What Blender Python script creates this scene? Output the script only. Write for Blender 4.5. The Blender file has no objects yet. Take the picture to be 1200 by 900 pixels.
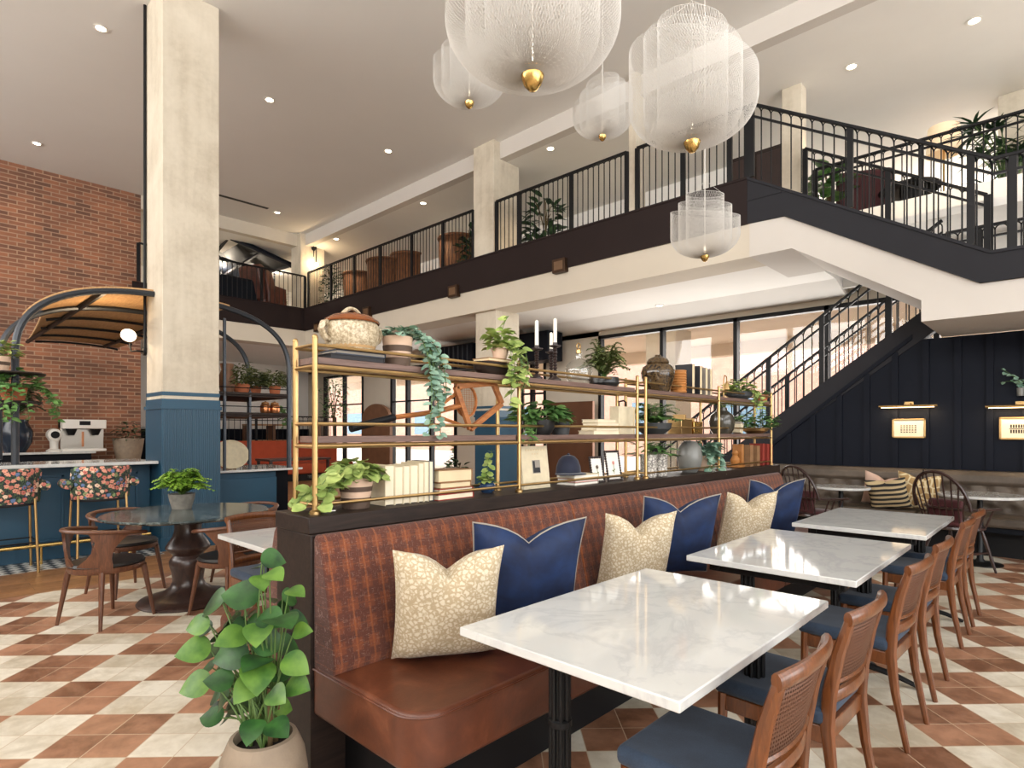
import bpy, math, random
from mathutils import Vector, Matrix
random.seed(7)
PI = math.pi
R = math.radians
scene = bpy.context.scene
COL = scene.collection

# ------------------------------------------------------------------ camera
FPX, YAW, HY, CAMZ = 694.76, R(43.56), 505.9, 1.41
cd = bpy.data.cameras.new('camera')
cam = bpy.data.objects.new('camera', cd)
COL.objects.link(cam)
cam.location = (0, 0, CAMZ)
cam.rotation_euler = (PI / 2, 0, YAW)
cd.sensor_width = 36
cd.lens = FPX / 1200 * 36
cd.shift_y = (HY - 450) / 1200
cd.clip_start = 0.05
cd.clip_end = 300
scene.camera = cam
CY, SY = math.cos(YAW), math.sin(YAW)

# where a point of the photograph lies in the room (used to survey positions)
def ray(x, y):
    r = (x - 600) / FPX
    return Vector((r * CY - SY, r * SY + CY, (HY - y) / FPX))
def at_d(x, y, d): return ray(x, y) * d + Vector((0, 0, CAMZ))
def on_z(x, y, z):
    v = ray(x, y); return v * ((z - CAMZ) / v.z) + Vector((0, 0, CAMZ))
def on_x(x, y, X):
    v = ray(x, y); return v * (X / v.x) + Vector((0, 0, CAMZ))
def on_y(x, y, Y):
    v = ray(x, y); return v * (Y / v.y) + Vector((0, 0, CAMZ))

# ------------------------------------------------------------------ materials
class NT:
    def __init__(s, name):
        s.m = bpy.data.materials.new(name); s.m.use_nodes = True
        s.t = s.m.node_tree; s.n = s.t.nodes; s.l = s.t.links
        s.b = s.n['Principled BSDF']; s.out = s.n['Material Output']
    def node(s, typ, **kw):
        n = s.n.new(typ)
        for k, v in kw.items():
            if hasattr(n, k) and k not in n.inputs: setattr(n, k, v)
            else: n.inputs[k].default_value = v
        return n
    def set(s, inp, v):
        if hasattr(v, 'is_output') : s.l.new(v, inp)
        else: inp.default_value = v
    def math(s, op, a, b=0.0, c=None):
        n = s.n.new('ShaderNodeMath'); n.operation = op
        s.set(n.inputs[0], a); s.set(n.inputs[1], b)
        if c is not None: s.set(n.inputs[2], c)
        return n.outputs[0]
    def coord(s, which='Object', scale=(1, 1, 1), rot=(0, 0, 0), loc=(0, 0, 0)):
        tc = s.n.new('ShaderNodeTexCoord'); mp = s.n.new('ShaderNodeMapping')
        mp.inputs['Scale'].default_value = scale; mp.inputs['Rotation'].default_value = rot
        mp.inputs['Location'].default_value = loc
        s.l.new(tc.outputs[which], mp.inputs['Vector']); return mp.outputs[0]
    def sep(s, v):
        n = s.n.new('ShaderNodeSeparateXYZ'); s.l.new(v, n.inputs[0]); return n.outputs
    def noise(s, v, scale=5, detail=4, rough=.55, dist=0):
        n = s.n.new('ShaderNodeTexNoise'); s.l.new(v, n.inputs['Vector'])
        n.inputs['Scale'].default_value = scale; n.inputs['Detail'].default_value = detail
        n.inputs['Roughness'].default_value = rough; n.inputs['Distortion'].default_value = dist
        return n.outputs['Fac']
    def voro(s, v, scale=5, feature='F1'):
        n = s.n.new('ShaderNodeTexVoronoi'); n.feature = feature
        s.l.new(v, n.inputs['Vector']); n.inputs['Scale'].default_value = scale
        return n
    def ramp(s, f, stops, interp='LINEAR'):
        n = s.n.new('ShaderNodeValToRGB'); s.l.new(f, n.inputs[0]); cr = n.color_ramp; cr.interpolation = interp
        while len(cr.elements) > 2: cr.elements.remove(cr.elements[-1])
        cr.elements[0].position, cr.elements[0].color = stops[0][0], (*stops[0][1], 1)
        cr.elements[1].position, cr.elements[1].color = stops[1][0], (*stops[1][1], 1)
        for p, c in stops[2:]:
            e = cr.elements.new(p); e.color = (*c, 1)
        return n.outputs[0]
    def mix(s, f, a, b):
        n = s.n.new('ShaderNodeMix'); n.data_type = 'RGBA'
        s.set(n.inputs[0], f)
        for k, v in ((6, a), (7, b)):
            if isinstance(v, tuple): n.inputs[k].default_value = (*v, 1)
            else: s.l.new(v, n.inputs[k])
        return n.outputs[2]
    def bump(s, h, strength=.3, dist=.01):
        n = s.n.new('ShaderNodeBump'); s.l.new(h, n.inputs['Height'])
        n.inputs['Strength'].default_value = strength; n.inputs['Distance'].default_value = dist
        s.l.new(n.outputs[0], s.b.inputs['Normal'])
    def base(s, c):
        if isinstance(c, tuple): s.b.inputs['Base Color'].default_value = (*c, 1)
        else: s.l.new(c, s.b.inputs['Base Color'])
    def p(s, **kw):
        for k, v in kw.items(): s.b.inputs[k.replace('_', ' ')].default_value = v
        return s

def lin(r, g, b):
    f = lambda c: (c / 255 / 12.92) if c / 255 <= .04045 else ((c / 255 + .055) / 1.055) ** 2.4
    return (f(r), f(g), f(b))

M = {}
def plain(name, c, rough=.5, metal=0.0, var=0.0, vscale=6, bump=0, bscale=60, spec=.5, coat=0, sheen=0):
    t = NT(name); t.p(Roughness=rough, Metallic=metal); t.b.inputs['Specular IOR Level'].default_value = spec
    if coat: t.p(Coat_Weight=coat, Coat_Roughness=.08)
    if sheen: t.p(Sheen_Weight=sheen, Sheen_Roughness=.4)
    if var or bump: v = t.coord()
    if var:
        f = t.noise(v, vscale, 5)
        d = tuple(max(0, x * (1 - var)) for x in c); h = tuple(min(1, x * (1 + var)) for x in c)
        t.base(t.ramp(f, [(.3, d), (.7, h)]))
    else: t.base(c)
    if bump: t.bump(t.noise(v, bscale, 4), bump, .01)
    M[name] = t.m
    return t.m

def wood(name, dark, light, rough=.4, scale=(1, 1, 1), axis_scale=(14, 14, 1.2), coat=0, spec=.5):
    t = NT(name); t.b.inputs['Specular IOR Level'].default_value = spec; v = t.coord(scale=axis_scale)
    f = t.noise(v, 3.0, 6, .6, 1.2)
    t.base(t.ramp(f, [(.3, dark), (.7, light)])); t.p(Roughness=rough)
    if coat: t.p(Coat_Weight=coat, Coat_Roughness=.12)
    t.bump(f, .08, .004)
    M[name] = t.m; return t.m

def build_materials():
    # ---- floor: checkered terracotta and cream tiles laid at 45 degrees, wood and mosaic towards the bar
    t = NT('floor_tile'); v = t.coord('Object', rot=(0, 0, R(-45)))
    X, Y, _ = t.sep(v)                      # X = (x+y)/sqrt2 , Y = (y-x)/sqrt2
    qx = t.math('ADD', X, .005 + 40.0); qy = t.math('ADD', Y, -.207 + 40.0)
    ca = t.math('FLOOR', t.math('DIVIDE', qx, .4)); cb = t.math('FLOOR', t.math('DIVIDE', qy, .4))
    chk = t.math('MODULO', t.math('ADD', ca, cb), 2.0)
    def grout(q, w):
        d = t.math('ABSOLUTE', t.math('SUBTRACT', t.math('FRACT', t.math('DIVIDE', q, .2)), .5))
        return t.math('GREATER_THAN', d, .5 - w)
    g = t.math('MAXIMUM', grout(qx, .011), grout(qy, .011))
    tx = t.math('FLOOR', t.math('DIVIDE', qx, .2)); ty = t.math('FLOOR', t.math('DIVIDE', qy, .2))
    cx = t.n.new('ShaderNodeCombineXYZ'); t.l.new(tx, cx.inputs[0]); t.l.new(ty, cx.inputs[1])
    wn = t.n.new('ShaderNodeTexWhiteNoise'); t.l.new(cx.outputs[0], wn.inputs['Vector'])
    vv = t.coord('Object'); n1 = t.noise(vv, 4.5, 6, .6, .4); n2 = t.noise(vv, 16, 5, .6)
    mixn = t.math('ADD', t.math('MULTIPLY', n1, .55), t.math('ADD', t.math('MULTIPLY', n2, .25), t.math('MULTIPLY', wn.outputs['Value'], .2)))
    brown = t.ramp(mixn, [(.36, lin(112, 74, 52)), (.62, lin(178, 132, 104))])
    cream = t.ramp(mixn, [(.36, lin(186, 174, 152)), (.62, lin(228, 221, 205))])
    col = t.mix(chk, brown, cream) if FLIP else t.mix(chk, cream, brown)
    groutc = t.mix(chk, lin(196, 176, 150), lin(196, 176, 150))
    tile = t.mix(g, col, groutc)
    wx, wy, _ = t.sep(vv)
    # herringbone-like wood boards beyond x = -6.55
    wv = t.coord('Object', scale=(9, 1.1, 1)); wf = t.noise(wv, 3, 5, .6, .8)
    bn = t.n.new('ShaderNodeTexBrick'); t.l.new(t.coord('Object', rot=(0, 0, R(90))), bn.inputs['Vector'])
    bn.inputs['Scale'].default_value = 1; bn.inputs['Brick Width'].default_value = .9; bn.inputs['Row Height'].default_value = .12
    bn.inputs['Mortar Size'].default_value = .002
    bn.inputs['Color1'].default_value = (.8, .8, .8, 1); bn.inputs['Color2'].default_value = (1.1, 1.1, 1.1, 1); bn.inputs['Mortar'].default_value = (.35, .35, .35, 1)
    wcol = t.ramp(wf, [(.3, lin(128, 88, 54)), (.7, lin(168, 122, 80))])
    mm = t.n.new('ShaderNodeMix'); mm.data_type = 'RGBA'; mm.blend_type = 'MULTIPLY'; mm.inputs[0].default_value = 1
    t.l.new(wcol, mm.inputs[6]); t.l.new(bn.outputs[0], mm.inputs[7])
    # the edge of the wood steps along the tile corners
    edge = t.math('LESS_THAN', wx, -6.55)
    c2 = t.mix(edge, tile, mm.outputs[2])
    # mosaic in front of the bar
    mq = t.coord('Object', rot=(0, 0, R(-45))); mx, my, _ = t.sep(mq)
    mc = t.math('MODULO', t.math('ADD', t.math('FLOOR', t.math('DIVIDE', t.math('ADD', mx, 40.0), .085)), t.math('FLOOR', t.math('DIVIDE', t.math('ADD', my, 40.0), .085))), 2.0)
    mcol = t.mix(mc, lin(52, 58, 66), lin(214, 212, 206))
    edge2 = t.math('LESS_THAN', wx, -7.62)
    edge3 = t.math('MULTIPLY', edge2, t.math('LESS_THAN', wy, 2.2))
    t.base(t.mix(edge3, c2, mcol)); t.p(Roughness=.42)
    t.l.new(t.math('ADD', t.math('MULTIPLY', n2, .25), .26), t.b.inputs['Roughness'])
    t.bump(t.math('SUBTRACT', t.math('MULTIPLY', n2, .15), g), .25, .004)
    M['floor'] = t.m

    plain('ceiling', lin(226, 224, 220), .9, var=.02, vscale=.6)
    plain('plaster', lin(204, 194, 178), .85, var=.03, vscale=1.5)
    plain('white_plaster', lin(230, 227, 222), .85, var=.02, vscale=1.5)
    plain('fascia', lin(40, 31, 30), .6, var=.06, vscale=2, spec=.12)
    plain('stringer', lin(42, 42, 46), .6, var=.05, vscale=2, spec=.12)
    plain('darkened_plaster', lin(204, 198, 191), .85, var=.02, vscale=1.5)
    t = NT('concrete'); v = t.coord(); n1 = t.noise(v, 1.6, 7, .62, .3); n2 = t.noise(v, 18, 5, .6)
    vs = t.coord(scale=(5, 5, .5)); n3 = t.noise(vs, 2, 4)
    f = t.math('ADD', t.math('MULTIPLY', n1, .6), t.math('ADD', t.math('MULTIPLY', n2, .15), t.math('MULTIPLY', n3, .25)))
    t.base(t.ramp(f, [(.3, lin(170, 158, 138)), (.5, lin(200, 190, 172)), (.72, lin(216, 207, 190))])); t.p(Roughness=.75)
    t.bump(n2, .12, .006); M['concrete'] = t.m
    # brick
    t = NT('brick'); v = t.coord(rot=(R(90), 0, R(90)))
    tc = t.n.new('ShaderNodeTexCoord'); sp = t.sep(tc.outputs['Object'])
    cx = t.n.new('ShaderNodeCombineXYZ'); t.l.new(sp[1], cx.inputs[0]); t.l.new(sp[2], cx.inputs[1])
    b = t.n.new('ShaderNodeTexBrick'); t.l.new(cx.outputs[0], b.inputs['Vector'])
    b.inputs['Scale'].default_value = 1; b.inputs['Brick Width'].default_value = .27; b.inputs['Row Height'].default_value = .082
    b.inputs['Mortar Size'].default_value = .011; b.inputs['Mortar Smooth'].default_value = .2; b.inputs['Bias'].default_value = -.1
    b.inputs['Color1'].default_value = (*lin(156, 104, 78), 1); b.inputs['Color2'].default_value = (*lin(104, 75, 63), 1)
    b.inputs['Mortar'].default_value = (*lin(168, 138, 116), 1)
    nz = t.noise(tc.outputs['Object'], 1.1, 5, .6); nv = t.ramp(nz, [(.35, (.72, .72, .72)), (.65, (1.15, 1.08, 1.0))])
    mm = t.n.new('ShaderNodeMix'); mm.data_type = 'RGBA'; mm.blend_type = 'MULTIPLY'; mm.inputs[0].default_value = 1
    t.l.new(b.outputs[0], mm.inputs[6]); t.l.new(nv, mm.inputs[7])
    t.base(mm.outputs[2]); t.p(Roughness=.85); inv = t.math('SUBTRACT', 1.0, b.outputs['Fac']); t.bump(inv, .5, .01)
    M['brick'] = t.m
    plain('ext_brick', lin(214, 168, 148), .9, var=.12, vscale=3)
    plain('ext_pale', lin(242, 226, 208), .9)
    plain('ext_glass', lin(120, 150, 170), .2, spec=.8)
    plain('navy_panel', lin(17, 21, 31), .6, var=.08, vscale=3, spec=.12)
    plain('navy_dark', lin(14, 18, 26), .6, spec=.15)
    plain('teal', lin(30, 72, 96), .45, var=.06, vscale=2)
    plain('teal_dark', lin(18, 50, 70), .45, var=.06, vscale=2)
    plain('black_metal', lin(22, 22, 24), .45, .2, spec=.25)
    plain('iron', lin(24, 25, 27), .45, .5, bump=.15, bscale=120)
    plain('grey_metal', lin(62, 66, 72), .4, .6)
    plain('steel', lin(196, 190, 180), .28, .9)
    plain('brass', lin(190, 158, 108), .34, 1.0, var=.08, vscale=9)
    plain('brass_bright', lin(206, 172, 104), .25, 1.0)
    plain('bronze', lin(70, 50, 36), .45, .7)
    wood('ebony', lin(29, 21, 18), lin(48, 36, 30), .5, axis_scale=(10, 1.0, 10), spec=.25)
    wood('shelf_wood', lin(92, 70, 62), lin(122, 96, 86), .5, axis_scale=(14, 1.0, 14))
    wood('chair_wood', lin(78, 42, 19), lin(122, 70, 34), .3, axis_scale=(16, 16, 2), coat=.4)
    wood('walnut', lin(74, 43, 28), lin(110, 69, 46), .42, axis_scale=(16, 16, 2.5))
    wood('dark_wood', lin(32, 18, 16), lin(56, 32, 27), .35, axis_scale=(16, 16, 2), coat=.25)
    wood('pedestal_wood', lin(40, 27, 24), lin(66, 45, 38), .35, axis_scale=(10, 10, 2), coat=.2)
    wood('racket_wood', lin(140, 82, 42), lin(186, 120, 66), .4, axis_scale=(12, 2, 12))
    # leather
    t = NT('leather'); v = t.coord(); f = t.noise(v, 5, 6, .62, .6); f2 = t.noise(v, 90, 4)
    t.base(t.ramp(f, [(.28, lin(68, 35, 22)), (.55, lin(96, 52, 33)), (.8, lin(128, 76, 52))])); t.p(Roughness=.38)
    t.bump(f2, .12, .004); M['leather'] = t.m
    t = NT('wing_leather'); v = t.coord(); f = t.noise(v, 5, 6, .62)
    t.base(t.ramp(f, [(.3, lin(60, 30, 22)), (.7, lin(96, 52, 38))])); t.p(Roughness=.4); M['wing_leather'] = t.m
    t = NT('bench_hide'); v = t.coord(); f = t.noise(v, 4, 6, .62)
    t.base(t.ramp(f, [(.3, lin(70, 62, 55)), (.7, lin(100, 89, 78))])); t.p(Roughness=.5); t.b.inputs['Specular IOR Level'].default_value = .3; M['bench_hide'] = t.m
    # plaid tweed
    t = NT('plaid'); v = t.coord(); sx, sy, sz = t.sep(v)
    def stripe(q, per, ph, w):
        d = t.math('ABSOLUTE', t.math('SUBTRACT', t.math('FRACT', t.math('ADD', t.math('DIVIDE', q, per), ph)), .5))
        return t.math('SMOOTH_MIN', 1.0, t.math('MULTIPLY', t.math('MAXIMUM', t.math('SUBTRACT', w, d), 0.0), 14.0), .1)
    base = t.ramp(t.noise(v, 3, 3), [(.3, lin(98, 48, 27)), (.7, lin(118, 62, 35))])
    dk = t.math('MAXIMUM', stripe(sy, .075, .1, .22), stripe(sz, .075, .3, .22))
    c = t.mix(t.math('MULTIPLY', dk, .5), base, lin(46, 24, 26))
    org = t.math('MAXIMUM', stripe(sy, .075, .62, .09), t.math('MULTIPLY', stripe(sz, .075, .8, .07), .45))
    c = t.mix(t.math('MULTIPLY', org, .45), c, lin(158, 88, 42))
    # thread weave: fine dashes
    wv = t.coord(scale=(1, 1, 1)); ny = t.noise(t.coord(scale=(60, 420, 40)), 1, 2, .5); nz = t.noise(t.coord(scale=(60, 40, 420)), 1, 2, .5)
    lt = t.math('GREATER_THAN', t.math('MAXIMUM', ny, nz), .66)
    c = t.mix(t.math('MULTIPLY', lt, .45), c, lin(150, 122, 112))
    dd = t.math('LESS_THAN', t.math('MINIMUM', ny, nz), .34)
    c = t.mix(t.math('MULTIPLY', dd, .55), c, lin(40, 22, 26))
    t.base(c); t.p(Roughness=.9, Sheen_Weight=.15); t.bump(t.math('ADD', ny, nz), .3, .003); M['plaid'] = t.m
    # velvet
    t = NT('velvet'); v = t.coord(); f = t.noise(v, 7, 4, .6, .5)
    t.base(t.ramp(f, [(.3, lin(7, 20, 50)), (.72, lin(14, 44, 88))])); t.p(Roughness=.75, Sheen_Weight=.1, Sheen_Roughness=.35)
    t.b.inputs['Sheen Tint'].default_value = (.25, .45, .8, 1); M['velvet'] = t.m
    t = NT('damask'); v = t.coord(); vo = t.voro(v, 52, 'DISTANCE_TO_EDGE'); f = t.noise(v, 30, 4, .65, 2.5)
    ff = t.math('ADD', t.math('MULTIPLY', vo.outputs[0], .7), t.math('MULTIPLY', f, .75))
    t.base(t.ramp(ff, [(.42, lin(172, 154, 124)), (.56, lin(206, 195, 172))])); t.p(Roughness=.85, Sheen_Weight=.1); t.bump(t.noise(v, 300, 2), .15, .002); M['damask'] = t.m
    t = NT('stripe_cloth'); v = t.coord(); sx, sy, sz = t.sep(v)
    st = t.math('GREATER_THAN', t.math('FRACT', t.math('MULTIPLY', sz, 17.0)), .5)
    t.base(t.mix(st, lin(38, 36, 34), lin(186, 166, 128))); t.p(Roughness=.9); M['stripe_cloth'] = t.m
    t = NT('ogee_cloth'); v = t.coord(); vo = t.voro(v, 11, 'DISTANCE_TO_EDGE')
    t.base(t.ramp(vo.outputs[0], [(.05, lin(206, 190, 152)), (.12, lin(158, 128, 84))])); t.p(Roughness=.9); M['ogee_cloth'] = t.m
    plain('blush_cloth', lin(196, 166, 150), .9)
    t = NT('blue_cloth'); v = t.coord(); f = t.noise(v, 5, 4, .6); f2 = t.noise(v, 260, 2)
    t.base(t.ramp(t.math('ADD', t.math('MULTIPLY', f, .7), t.math('MULTIPLY', f2, .3)), [(.32, lin(24, 36, 54)), (.7, lin(52, 70, 92))]))
    t.p(Roughness=.9, Sheen_Weight=.1); t.bump(f2, .15, .002); M['blue_cloth'] = t.m
    # floral
    t = NT('floral'); v = t.coord(); vo = t.voro(v, 23); d = vo.outputs['Distance']
    cs = t.sep(vo.outputs['Color']); nz = t.noise(v, 60, 3, .6, 1.0)
    d2 = t.math('ADD', d, t.math('MULTIPLY', t.math('SUBTRACT', nz, .5), .9))
    pet = t.ramp(cs[0], [(.0, lin(214, 150, 128)), (.35, lin(196, 118, 104)), (.55, lin(96, 118, 160)), (.72, lin(222, 196, 170)), (.9, lin(128, 150, 104))], 'CONSTANT')
    bg = t.ramp(t.noise(v, 45, 3, .6, 2), [(.48, lin(22, 26, 44)), (.56, lin(74, 96, 66))])
    pet2 = t.mix(t.math('LESS_THAN', d2, .16), pet, lin(150, 62, 60))
    t.base(t.mix(t.math('LESS_THAN', d2, .50), bg, pet2)); t.p(Roughness=.85); M['floral'] = t.m
    # marbles
    t = NT('white_marble'); v = t.coord(); a = t.noise(v, 2.2, 8, .6, 1.4)
    ve = t.math('ABSOLUTE', t.math('SUBTRACT', a, .5)); vm = t.ramp(ve, [(.0, lin(194, 195, 195)), (.05, lin(205, 206, 204))])
    cl = t.noise(v, 5, 4, .5); c = t.mix(t.math('MULTIPLY', t.math('GREATER_THAN', cl, .7), .15), vm, lin(180, 182, 182))
    t.base(c); t.p(Roughness=.06); t.b.inputs['Specular IOR Level'].default_value = .55; M['white_marble'] = t.m
    t = NT('green_marble'); v = t.coord(); a = t.noise(t.coord(scale=(1, 2.4, 1), rot=(0, 0, .5)), 3, 8, .65, 1.6)
    ve = t.math('ABSOLUTE', t.math('SUBTRACT', a, .52)); t.base(t.ramp(ve, [(.0, lin(128, 136, 132)), (.02, lin(62, 72, 72)), (.12, lin(40, 50, 52)), (.3, lin(70, 78, 76))]))
    t.p(Roughness=.12); M['green_marble'] = t.m
    # cane weave with open holes
    t = NT('cane'); tc = t.n.new('ShaderNodeTexCoord'); sp = t.sep(tc.outputs['Object'])
    aa = t.math('FRACT', t.math('MULTIPLY', t.math('ADD', t.math('ADD', sp[1], sp[0]), 10.0), 75.0)); bb = t.math('FRACT', t.math('MULTIPLY', t.math('ADD', sp[2], 10.0), 75.0))
    hole = t.math('MULTIPLY', t.math('GREATER_THAN', aa, .5), t.math('GREATER_THAN', bb, .5))
    t.base(lin(96, 60, 40)); t.p(Roughness=.6)
    al = t.math('SUBTRACT', 1.0, hole); t.l.new(al, t.b.inputs['Alpha']); M['cane'] = t.m
    # wicker roof
    t = NT('wicker'); v = t.coord(); n = t.noise(t.coord(scale=(8, 60, 60)), 1, 3); n2 = t.noise(v, 1.5, 4)
    t.base(t.ramp(t.math('ADD', t.math('MULTIPLY', n, .6), t.math('MULTIPLY', n2, .4)), [(.3, lin(156, 116, 76)), (.7, lin(206, 166, 118))])); t.p(Roughness=.85); M['wicker'] = t.m
    t = NT('basket'); v = t.coord(); n = t.noise(t.coord(scale=(60, 60, 6)), 1, 3)
    t.base(t.ramp(n, [(.3, lin(70, 40, 24)), (.7, lin(138, 90, 52))])); t.p(Roughness=.8); M['basket'] = t.m
    # leaves
    def leafm(name, a, b, rough=.45, tr=.0):
        t = NT(name); v = t.coord(); f = t.noise(v, 14, 3); t.base(t.ramp(f, [(.32, a), (.68, b)])); t.p(Roughness=rough)
        t.b.inputs['Transmission Weight'].default_value = 0
        t.b.inputs['Subsurface Weight'].default_value = tr
        M[name] = t.m
    leafm('leaf_deep', lin(18, 50, 24), lin(54, 98, 42), .42)
    leafm('leaf_young', lin(52, 92, 34), lin(98, 134, 52), .4)
    leafm('leaf_bright', lin(92, 136, 40), lin(150, 186, 66), .5)
    leafm('leaf_lime', lin(112, 138, 66), lin(176, 190, 112), .5)
    leafm('leaf_euca', lin(104, 140, 122), lin(160, 188, 166), .6)
    leafm('leaf_mid', lin(54, 96, 48), lin(112, 152, 82), .45)
    leafm('leaf_dark', lin(22, 46, 28), lin(52, 84, 48), .5)
    leafm('leaf_olive', lin(84, 96, 52), lin(128, 136, 80), .6)
    plain('stem', lin(92, 74, 44), .8); plain('stem_green', lin(84, 112, 54), .6)
    plain('soil', lin(34, 26, 20), .95, bump=.5, bscale=40)
    # ceramics and small goods
    plain('stone_pot', lin(142, 126, 108), .7, var=.14, vscale=10, bump=.2)
    plain('grey_pot', lin(120, 116, 108), .8, var=.25, vscale=20, bump=.3)
    t = NT('stoneware'); v = t.coord(); f = t.noise(v, 70, 4, .7); t.base(t.ramp(f, [(.4, lin(150, 132, 104)), (.6, lin(206, 192, 164))])); t.p(Roughness=.4); M['stoneware'] = t.m
    plain('stone_foot', lin(190, 154, 108), .7)
    plain('brown_glaze', lin(122, 66, 28), .15, var=.3, vscale=6)
    plain('blush_clay', lin(206, 176, 152), .7, var=.05); plain('umber_band', lin(84, 66, 54), .7)
    plain('terracotta', lin(172, 98, 62), .8, var=.1)
    plain('black_clay', lin(24, 25, 27), .35, var=.2); plain('charcoal_clay', lin(52, 54, 56), .6, var=.15)
    plain('blue_glaze', lin(44, 66, 96), .2, var=.2); plain('navy_glaze', lin(20, 34, 50), .25)
    t = NT('ginger_glaze'); v = t.coord(); vo = t.noise(v, 22, 4, .65, 1.2); t.base(t.ramp(vo, [(.42, lin(34, 26, 20)), (.52, lin(92, 72, 46)), (.62, lin(44, 33, 24))])); t.p(Roughness=.1); M['ginger_glaze'] = t.m
    t = NT('pattern_ceramic'); v = t.coord(); vo = t.voro(v, 45, 'DISTANCE_TO_EDGE'); t.base(t.ramp(vo.outputs[0], [(.06, lin(120, 114, 108)), (.14, lin(206, 200, 190))])); t.p(Roughness=.5); M['pattern_ceramic'] = t.m
    plain('grey_glaze', lin(118, 118, 114), .3, var=.12); plain('smoke_glaze', lin(64, 60, 52), .08, var=.2)
    plain('cream_paper', lin(224, 212, 186), .85, var=.05); plain('cream_cloth', lin(214, 200, 170), .85, var=.08, vscale=20)
    plain('white_paper', lin(232, 228, 218), .9); plain('old_leather', lin(138, 102, 68), .7, var=.2, vscale=12)
    plain('page_edge', lin(216, 196, 160), .9, var=.06); plain('red_cloth', lin(140, 48, 36), .75, var=.1)
    plain('pink_cloth', lin(206, 140, 128), .8); plain('charcoal_cloth', lin(44, 44, 48), .8); plain('grey_cloth', lin(150, 142, 132), .85)
    plain('slate_book', lin(52, 62, 78), .8)
    plain('candle_wax', lin(236, 230, 216), .5); plain('turned_dark', lin(46, 34, 32), .4, var=.1)
    plain('navy_felt', lin(20, 26, 48), .8, sheen=.3); plain('amber_wood', lin(170, 112, 56), .5, var=.2, vscale=14)
    plain('walnut_box', lin(104, 76, 50), .5, var=.15)
    plain('white_metal', lin(232, 228, 220), .35); plain('black_plastic', lin(20, 20, 22), .5, spec=.2)
    plain('orange_cloth', lin(168, 70, 40), .85, var=.1); plain('maroon_cloth', lin(70, 26, 30), .8, sheen=.2)
    plain('dark_cloth', lin(36, 40, 46), .85); plain('sofa_grey', lin(70, 72, 66), .9); plain('olive_cloth', lin(86, 90, 74), .9)
    plain('seat_black', lin(34, 31, 30), .45, var=.1)
    plain('copper', lin(196, 128, 84), .3, .9); plain('plank_wood', lin(120, 84, 60), .6, var=.15)
    plain('bronze_panel', lin(112, 78, 58), .4, .5, var=.15, vscale=2)
    plain('light_wood', lin(170, 128, 86), .5, var=.1)
    plain('art_print', lin(226, 214, 190), .9); plain('art_ink', lin(52, 46, 42), .9)
    # glass
    def glass(name, tint=(1, 1, 1), ior=1.45):
        t = NT(name); t.n.remove(t.b)
        tr = t.n.new('ShaderNodeBsdfTransparent'); tr.inputs[0].default_value = (*tint, 1)
        gl = t.n.new('ShaderNodeBsdfGlossy'); gl.inputs['Roughness'].default_value = .03
        fr = t.n.new('ShaderNodeFresnel'); ge = t.n.new('ShaderNodeNewGeometry'); t.l.new(t.math('SUBTRACT', ior, t.math('MULTIPLY', ge.outputs['Backfacing'], ior - 1 / ior)), fr.inputs[0])
        mx = t.n.new('ShaderNodeMixShader'); t.l.new(fr.outputs[0], mx.inputs[0]); t.l.new(tr.outputs[0], mx.inputs[1]); t.l.new(gl.outputs[0], mx.inputs[2])
        t.l.new(mx.outputs[0], t.out.inputs[0]); M[name] = t.m
    glass('glass'); glass('bottle_glass', (.94, .95, .94), ior=2.0); glass('pane', (.96, .97, .97))
    def glow(name, c, e):
        t = NT(name); t.base(c); t.b.inputs['Emission Color'].default_value = (*c, 1); t.b.inputs['Emission Strength'].default_value = e; M[name] = t.m
    glow('lamp_disc', (1, .85, .62), 30); glow('bulb', (1, .72, .40), 25); glow('shade_lit', (1, .78, .52), .35); glow('globe', (1, .82, .58), 6)
    # fine white wire mesh of the pendants
    plain('wire', lin(206, 203, 198), .5)
    plain('cable', lin(225, 222, 215), .6)
FLIP = False
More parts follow.
